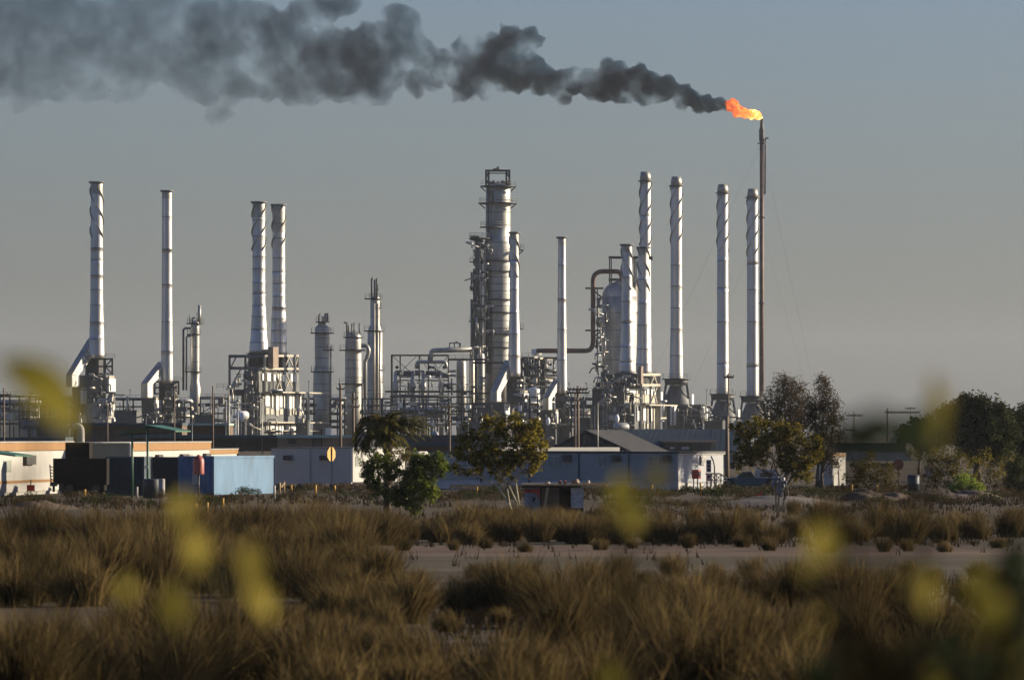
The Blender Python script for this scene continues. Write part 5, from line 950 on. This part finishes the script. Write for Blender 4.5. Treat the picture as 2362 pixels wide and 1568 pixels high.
# palm
Y = 276; t = thing('date_palm', 'date palm with drooping windblown fronds in the middle of the photo', 'palm tree', base(893, Y)); cr = W(891,990,Y); rr = random.Random(8); b = MB()
p0 = base(894, Y); b.tube([p0+Vector((0,0,-.05)), p0+Vector((-.03,0,1.0)), p0+Vector((.02,0,2.2)), p0+Vector((-.02,0,3.3)), cr+Vector((0,0,.1))], [.22,.16,.15,.17,.22], 12)
for i in range(90): a = i*2.4; z_ = .5+i*.04; p = p0+Vector((math.cos(a)*.15, math.sin(a)*.15, z_)); b.bar(p, p+Vector((math.cos(a)*.1, math.sin(a)*.1, .12)), .09, .05)
b.build('trunk', BARK, t)
FR = [(-175,2.5,.55),(-165,2.6,.2),(172,2.5,.75),(178,2.3,1.0),(-150,2.4,.1),(160,2.2,1.15),(185,2.7,.35),(-178,2.2,.0),(8,1.7,.75),(0,2.0,.85),(-12,1.6,1.05),(18,1.6,1.2),(90,1.7,1.35),(80,1.6,1.2),(-90,1.7,.9),(-80,1.6,.4),(-100,1.9,.1),(-60,1.5,.2),(-120,2.0,.5),(-135,2.1,.9),(-40,1.5,.7),(140,2.0,.6),(120,1.8,1.0),(60,1.5,.6),(-110,1.6,1.35),(-70,1.5,1.4),(40,1.4,1.1),(-170,2.0,-.3),(175,2.2,.3),(-155,1.6,-.5),(-95,1.4,-.4),(-145,1.9,1.3),(150,1.8,1.4),(-20,1.3,.3),(-168,2.4,.7),(176,2.6,.5),(-158,2.2,.35),(165,2.3,.95),(-140,2.0,.6),(5,1.8,.6),(-8,1.7,.8),(25,1.7,.5),(95,1.8,1.2),(-85,1.8,1.1),(-105,1.9,.7)]
for ang, L, el in FR:
    b = MB(); a = math.radians(ang+rr.uniform(-6,6)); d = Vector((math.cos(a), math.sin(a), 0)); pts = []; p = Vector(cr); e = el; N = 12
    for i in range(N+1): pts.append(p.copy()); e -= (.125+.035*(d.x < -.3)); p = p + (d*math.cos(e)+Vector((0,0,math.sin(e))))*L/N*1.05 + Vector((.008*i,0,0))
    b.tube(pts, [.03*(1-i/N)+.006 for i in range(N+1)], 5)
    for i in range(1, N*4):
        f = i/(N*4)*N; k = int(f); q = pts[k]+(pts[min(k+1,N)]-pts[k])*(f-k); tg = (pts[min(k+1,N)]-pts[k]).normalized(); side = tg.cross(Vector((0,0,1))).normalized(); l = .42*math.sin(math.pi*min(1,(i/(N*4))*.85+.15))+.05
        for sg in (-1, 1):
            dr = (side*sg*.75+tg*.75+Vector((0,0,rr.uniform(-.45,.15)))).normalized(); w = tg.cross(dr).normalized().cross(dr)*.018; n = len(b.v); e_ = q+dr*l*rr.uniform(.8,1.1)+Vector((0,0,-.06)); b.v += [q-w, q+dr*l*.5-w*1.2, e_, q+dr*l*.5+w*1.2, q+w]; b.face([n,n+1,n+2,n+3,n+4])
    b.build('frond', LEAF_P, t)
# dry tufts: a few shapes, then copies
def tuft(seed, n, h, spread, lean):
    rr = random.Random(seed); b = MB(); subs = []
    for _ in range(rr.randint(6, 9)):
        a = rr.uniform(0, 6.283); q = rr.random()**.5*.34; subs.append((math.cos(a)*q, math.sin(a)*q, rr.uniform(.55, 1.1), lean+rr.gauss(0,.16), rr.gauss(0,.2)))
    for _ in range(n):
        sx, sy, sh, sl, sm = rr.choice(subs); a = rr.uniform(0, 6.283); r0 = rr.random()*.13; p = Vector((sx+math.cos(a)*r0, sy+math.sin(a)*r0, -.03)); out = rr.random()**1.3*spread; L = h*sh*rr.uniform(.4,1.1); w = rr.uniform(.004,.009)
        d = Vector((math.cos(a)*out+sl*.6+sx*.45, math.sin(a)*out+sm*.5+sy*.45, 1)).normalized(); pts = [p]; th = rr.uniform(0, 3.14); x = Vector((math.cos(th), math.sin(th), 0))*w
        for k in range(3):
            pts.append(pts[-1]+d*L/3); d = (d+Vector((math.cos(a)*out*.35+sl*.35+rr.gauss(0,.1), math.sin(a)*out*.3+rr.gauss(0,.1), -.10-rr.random()*.16))).normalized()
        k = len(b.v); b.v += [pts[0]-x, pts[0]+x, pts[1]+x, pts[1]-x, pts[2]+x*.8, pts[2]-x*.8, pts[3]]; b.face([k,k+1,k+2,k+3]); b.face([k+3,k+2,k+4,k+5]); b.face([k+5,k+4,k+6])
        for j in (1, 2):                       # fine side twigs
            if rr.random() < .8:
                q3 = pts[j]+(d+Vector((rr.gauss(0,.55), rr.gauss(0,.55), rr.uniform(0,.3)))).normalized()*L*rr.uniform(.15,.35); m_ = k+(3 if j == 1 else 5); b.v += [q3]; b.face([m_, m_-1, len(b.v)-1])
    return b
protos = []
GRT = 'dry tufted shrubs between the camera and the cabins'
for i in range(9):
    t = thing('dry_shrub', 'dry brown tufted shrub', 'shrub', (0,0,0), GRT); tuft(100+i, 1100, 1.05+.08*(i%4), .5+.12*(i%3), [-.12,.05,-.25,.12,0,-.18,.2,-.05,-.3][i]).build('stems', TUFT, t); protos.append(t)
rr = random.Random(77); spots = []
def row(n, u0, u1, v0, v1, s0, s1, where):
    for i in range(n): spots.append((u0+(u1-u0)*(i+rr.uniform(.1,.9))/n, rr.uniform(v0, v1), rr.uniform(s0, s1), where))
row(15, 900, 1560, 1243, 1256, 1.0, 1.45, 'in the row along the far edge of the dirt road'); row(17, 1580, 2380, 1236, 1254, .95, 1.45, 'along the far road edge at the right')
row(8, 700, 900, 1215, 1262, 1.0, 1.4, 'at the left end of the far road edge'); row(11, 1000, 1750, 1195, 1225, .6, .95, 'low, on the flat beyond the road'); row(8, 1800, 2380, 1185, 1215, .6, .9, 'low, on the flat beyond the road at the right')
row(13, -20, 760, 1235, 1270, 1.25, 1.7, 'in the high thicket at the left'); row(13, 0, 820, 1275, 1320, 1.2, 1.65, 'in the middle of the left thicket'); row(9, 50, 920, 1325, 1365, 1.1, 1.5, 'at the near side of the left thicket'); row(6, -10, 230, 1370, 1400, 1.2, 1.5, 'in the dark corner of the left thicket'); row(9, 0, 900, 1345, 1385, 1.2, 1.6, 'at the near side of the left thicket')
row(5, 1040, 1330, 1390, 1450, 1.1, 1.5, 'on the near side of the road at the centre'); row(10, 1330, 2080, 1385, 1440, 1.0, 1.35, 'on the near side of the road at the right'); row(6, 700, 960, 1385, 1440, 1.0, 1.4, 'left of the pale bare patch')
row(8, -20, 940, 1470, 1560, 1.0, 1.4, 'near the bottom edge at the left'); row(9, 1200, 2380, 1470, 1570, 1.0, 1.4, 'near the bottom edge at the right'); row(20, -20, 2380, 1580, 1700, 1.15, 1.6, 'along the very bottom of the photo')
row(7, 1200, 1400, 1200, 1222, .6, .95, 'just before the makeshift shack'); row(26, 60, 1000, 1330, 1470, .45, .8, 'short, in the gaps of the left thicket'); row(22, 1020, 2380, 1400, 1500, .45, .8, 'short, in the gaps on the near side of the road')
row(18, 860, 2380, 1328, 1352, .4, .8, 'short, along the near edge of the dirt road'); row(14, 880, 2380, 1262, 1276, .35, .6, 'short, along the far edge of the dirt road')
for i, (u, v, sc, wh) in enumerate(spots):
    lb = 'dry brown tufted shrub ' + wh; pr_ = protos[i % 9] if i >= 9 else protos[i]; loc = G(u, v)
    if i < 9: pr_.location = loc; pr_.scale = (sc,sc,sc); pr_['label'] = lb
    else: copy_tree(pr_, loc, rr.uniform(-.7,.7), sc, lb)
# low dark scrub bushes on the flat
low = []
GRL = 'low scrub bushes on the flat before the cabins'
for i in range(4):
    t = thing('scrub_bush', 'low dark scrub bush', 'bush', (0,0,0), GRL); b = MB(); r2 = random.Random(200+i)
    for _ in range(26): a = r2.uniform(0,6.28); q = r2.random()**.5*.6; leafcloud(b, Vector((math.cos(a)*q, math.sin(a)*q*.8, .12+.25*r2.random()*(1-q))), 26, .2, .09, r2, 3)
    b.build('foliage', LEAF_B if i % 2 else LEAF_D, t); low.append(t)
lows = []
for n, u0, u1, v0, v1, wh in ((14,640,870,1128,1150,'before the plain grey fronted cabin'),(8,540,620,1126,1142,'before the lit container side'),(16,1010,1210,1135,1160,'left of the shack under the timber rail'),(14,1350,1660,1132,1150,'between the shack and the red cabinet'),(16,1640,1960,1132,1162,'around the blue pickup'),(16,1960,2370,1138,1165,'before the right hand thicket'),(10,0,300,1145,1175,'before the dark truck'),(10,330,560,1148,1178,'around the shelter posts'),(8,1400,1700,1160,1190,'on the open flat right of the shack')):
    for i in range(n): lows.append((u0+(u1-u0)*(i+rr.random())/n, rr.uniform(v0,v1), rr.uniform(.7,1.7), 'low dark scrub bush '+wh))
for i, (u, v, sc, lb) in enumerate(lows):
    if i < 4: low[i].location = G(u,v); low[i].scale = (sc,)*3; low[i]['label'] = lb
    else: copy_tree(low[i % 4], G(u,v), rr.uniform(0,6), sc, lb)
# thin dry grass everywhere between
b = MB(); r2 = random.Random(5)
for _ in range(26000):
    v = 1000 + K*CAMZ/ (K*CAMZ/(1120-1000) * (1-r2.random()*.80)) if r2.random() < .55 else r2.uniform(1330, 1640)
    if 1262 < v < 1334 and r2.random() < .93: continue
    g = G(r2.uniform(-40, 2400), v)
    if math.sin(g.x*.35+g.y*.11)+math.sin(g.x*.13-g.y*.07+2) < -.1+r2.uniform(-.4,.4): continue
    for _ in range(3):
        p = g+Vector((r2.uniform(-.12,.12), r2.uniform(-.12,.12), -.02)); h = r2.uniform(.12,.4); w = .012*g.y/150+.006; q = p+Vector((r2.uniform(-.15,.12), r2.uniform(-.1,.1), h)); k = len(b.v); b.v += [p+Vector((-w,0,0)), p+Vector((w,0,0)), q]; b.face([k,k+1,k+2])
tag(b.build('dry_grass', SCRUB), 'thin dry grass and stubble over the sandy ground', 'grass', None, 'stuff')
g_ = G(1160,1232); tag(MB().box((g_.x,g_.y,.06), (.75,.5,.06), .4).build('pale_board', CONC), 'pale flat board lying among the tufts beyond the road', 'board')
# ---------------------------------------------------------------- out of focus leafy branches close to the camera
def nearplant(label, Y, root_u, leaves, seed, m=LEAF_Y):
    rr = random.Random(seed); r0 = base(root_u, Y); t = thing('leafy_shrub', label, 'shrub', r0, 'leafy branches close to the camera'); tb = MB(); top = W(root_u,1700,Y)
    tb.tube([r0, (r0+top)/2+Vector((.03,0,0)), top], [.02,.015,.011], 8)
    for (u, v, lu, lv, rot, mm) in leaves:
        c = W(u,v,Y+rr.uniform(-.3,.3)); s = Y/K*.85; a = math.radians(rot); x = Vector((math.cos(a)*1.2, rr.uniform(-.1,.1)+math.cos(a)*.8, -math.sin(a))); nrm = Vector((rr.uniform(.7,1.1), -.8, rr.uniform(.1,.4))).normalized(); y = nrm.cross(x).normalized(); L, Wd = lv*s, lu*s; lf = MB(); N = 8
        st = c - x*L*.5
        for i in range(N+1):
            f = i/N; w = math.sin(math.pi*min(1,f*.94+.03))**.8*Wd*.72; q = c+x*(f-.5)*L; q2 = nrm*(-.12*L*(2*f-1)**2)
            lf.v += [q+y*w+nrm*w*.25+q2, q+q2, q-y*w+nrm*w*.25+q2]
        for i in range(N): k = i*3; lf.face([k,k+3,k+4,k+1],0,True); lf.face([k+1,k+4,k+5,k+2],0,True)
        lf.build('leaf', mm or m, t); e = st + (Vector((top.x,top.y,st.z))-st)*.25 + Vector((0,0,-.05)); tb.tube([top, Vector((e.x,e.y,(top.z+e.z)/2)), e, st], [.007,.006,.004,.002], 5)
    tb.build('stem', TWIG, t); return t
LYG = leafmat('olive_near_leaf', [(.13,.115,.012),(.18,.15,.02),(.15,.125,.016)], .5)
nearplant('blurred yellowing leaves and twig at the left of the view', 8.5, 300, [(105,905,110,250,48,LYG),(420,1170,50,85,-80,None),(450,1265,70,120,-100,None),(578,1300,62,140,80,None),(602,1385,55,110,60,None),(400,1395,85,60,20,LYG),(288,1358,50,60,60,None),(45,1100,26,150,-45,TWIG),(500,1330,24,80,50,LEAF_N)], 41)
nearplant('blurred olive leaves right of the shack in the middle of the view', 9.5, 1440, [(1430,1140,75,120,-80,LYG),(1512,1105,55,90,-75,LYG),(1460,1195,70,70,60,LYG),(1405,1560,60,60,10,LYG)], 42)
nearplant('blurred yellow leaves on a dark green shrub at the lower right', 8.0, 2120, [(1893,1255,80,100,-80,None),(2128,1362,88,112,55,None),(2255,1350,60,120,-75,LYG),(2290,1410,55,110,-50,LYG),(2165,925,50,150,80,None),(1862,1310,46,60,-85,LYG),(2150,985,60,90,40,LYG),(1890,1425,20,30,60,None),(1870,1470,24,40,70,LYG)], 43)
r3 = random.Random(9); dl = []
for i in range(80): u = r3.uniform(1860,2400); v = r3.uniform(1420+ (2362-u)*.22, 1620); dl.append((u, v, r3.uniform(28,55), r3.uniform(50,95), r3.uniform(0,180), LEAF_N if r3.random() < .85 else LYG))
for i in range(14): dl.append((r3.uniform(2310,2400), r3.uniform(1260,1450), r3.uniform(28,50), r3.uniform(50,90), r3.uniform(0,180), LEAF_N))
nearplant('dark green leafy clump filling the lower right corner', 9.0, 2230, dl, 44)
nearplant('dark olive blurred spray of leaves before the right hand trees', 7.0, 2040, [(1960,1000,60,120,10,LEAF_N),(2020,985,70,130,-10,LEAF_N),(2080,1005,70,120,15,LEAF_N),(2120,980,50,100,-20,LEAF_N),(1990,1025,50,100,5,LEAF_N)], 45)
# ---------------------------------------------------------------- haze
HZ = bpy.data.materials.new('haze'); HZ.use_nodes = True; N, L = HZ.node_tree.nodes, HZ.node_tree.links; N.remove(N['Principled BSDF'])
v = N.new('ShaderNodeVolumePrincipled'); v.inputs['Color'].default_value = (.86,.9,.95,1); v.inputs['Density'].default_value = 0.000032; v.inputs['Anisotropy'].default_value = .2; v.inputs['Density Attribute'].default_value = ''; L.new(v.outputs[0], N['Material Output'].inputs['Volume'])
o = MB().box((0, 4400, 79), (7400, 9400, 160)).build('haze', HZ); tag(o, None, None, None, 'stuff')
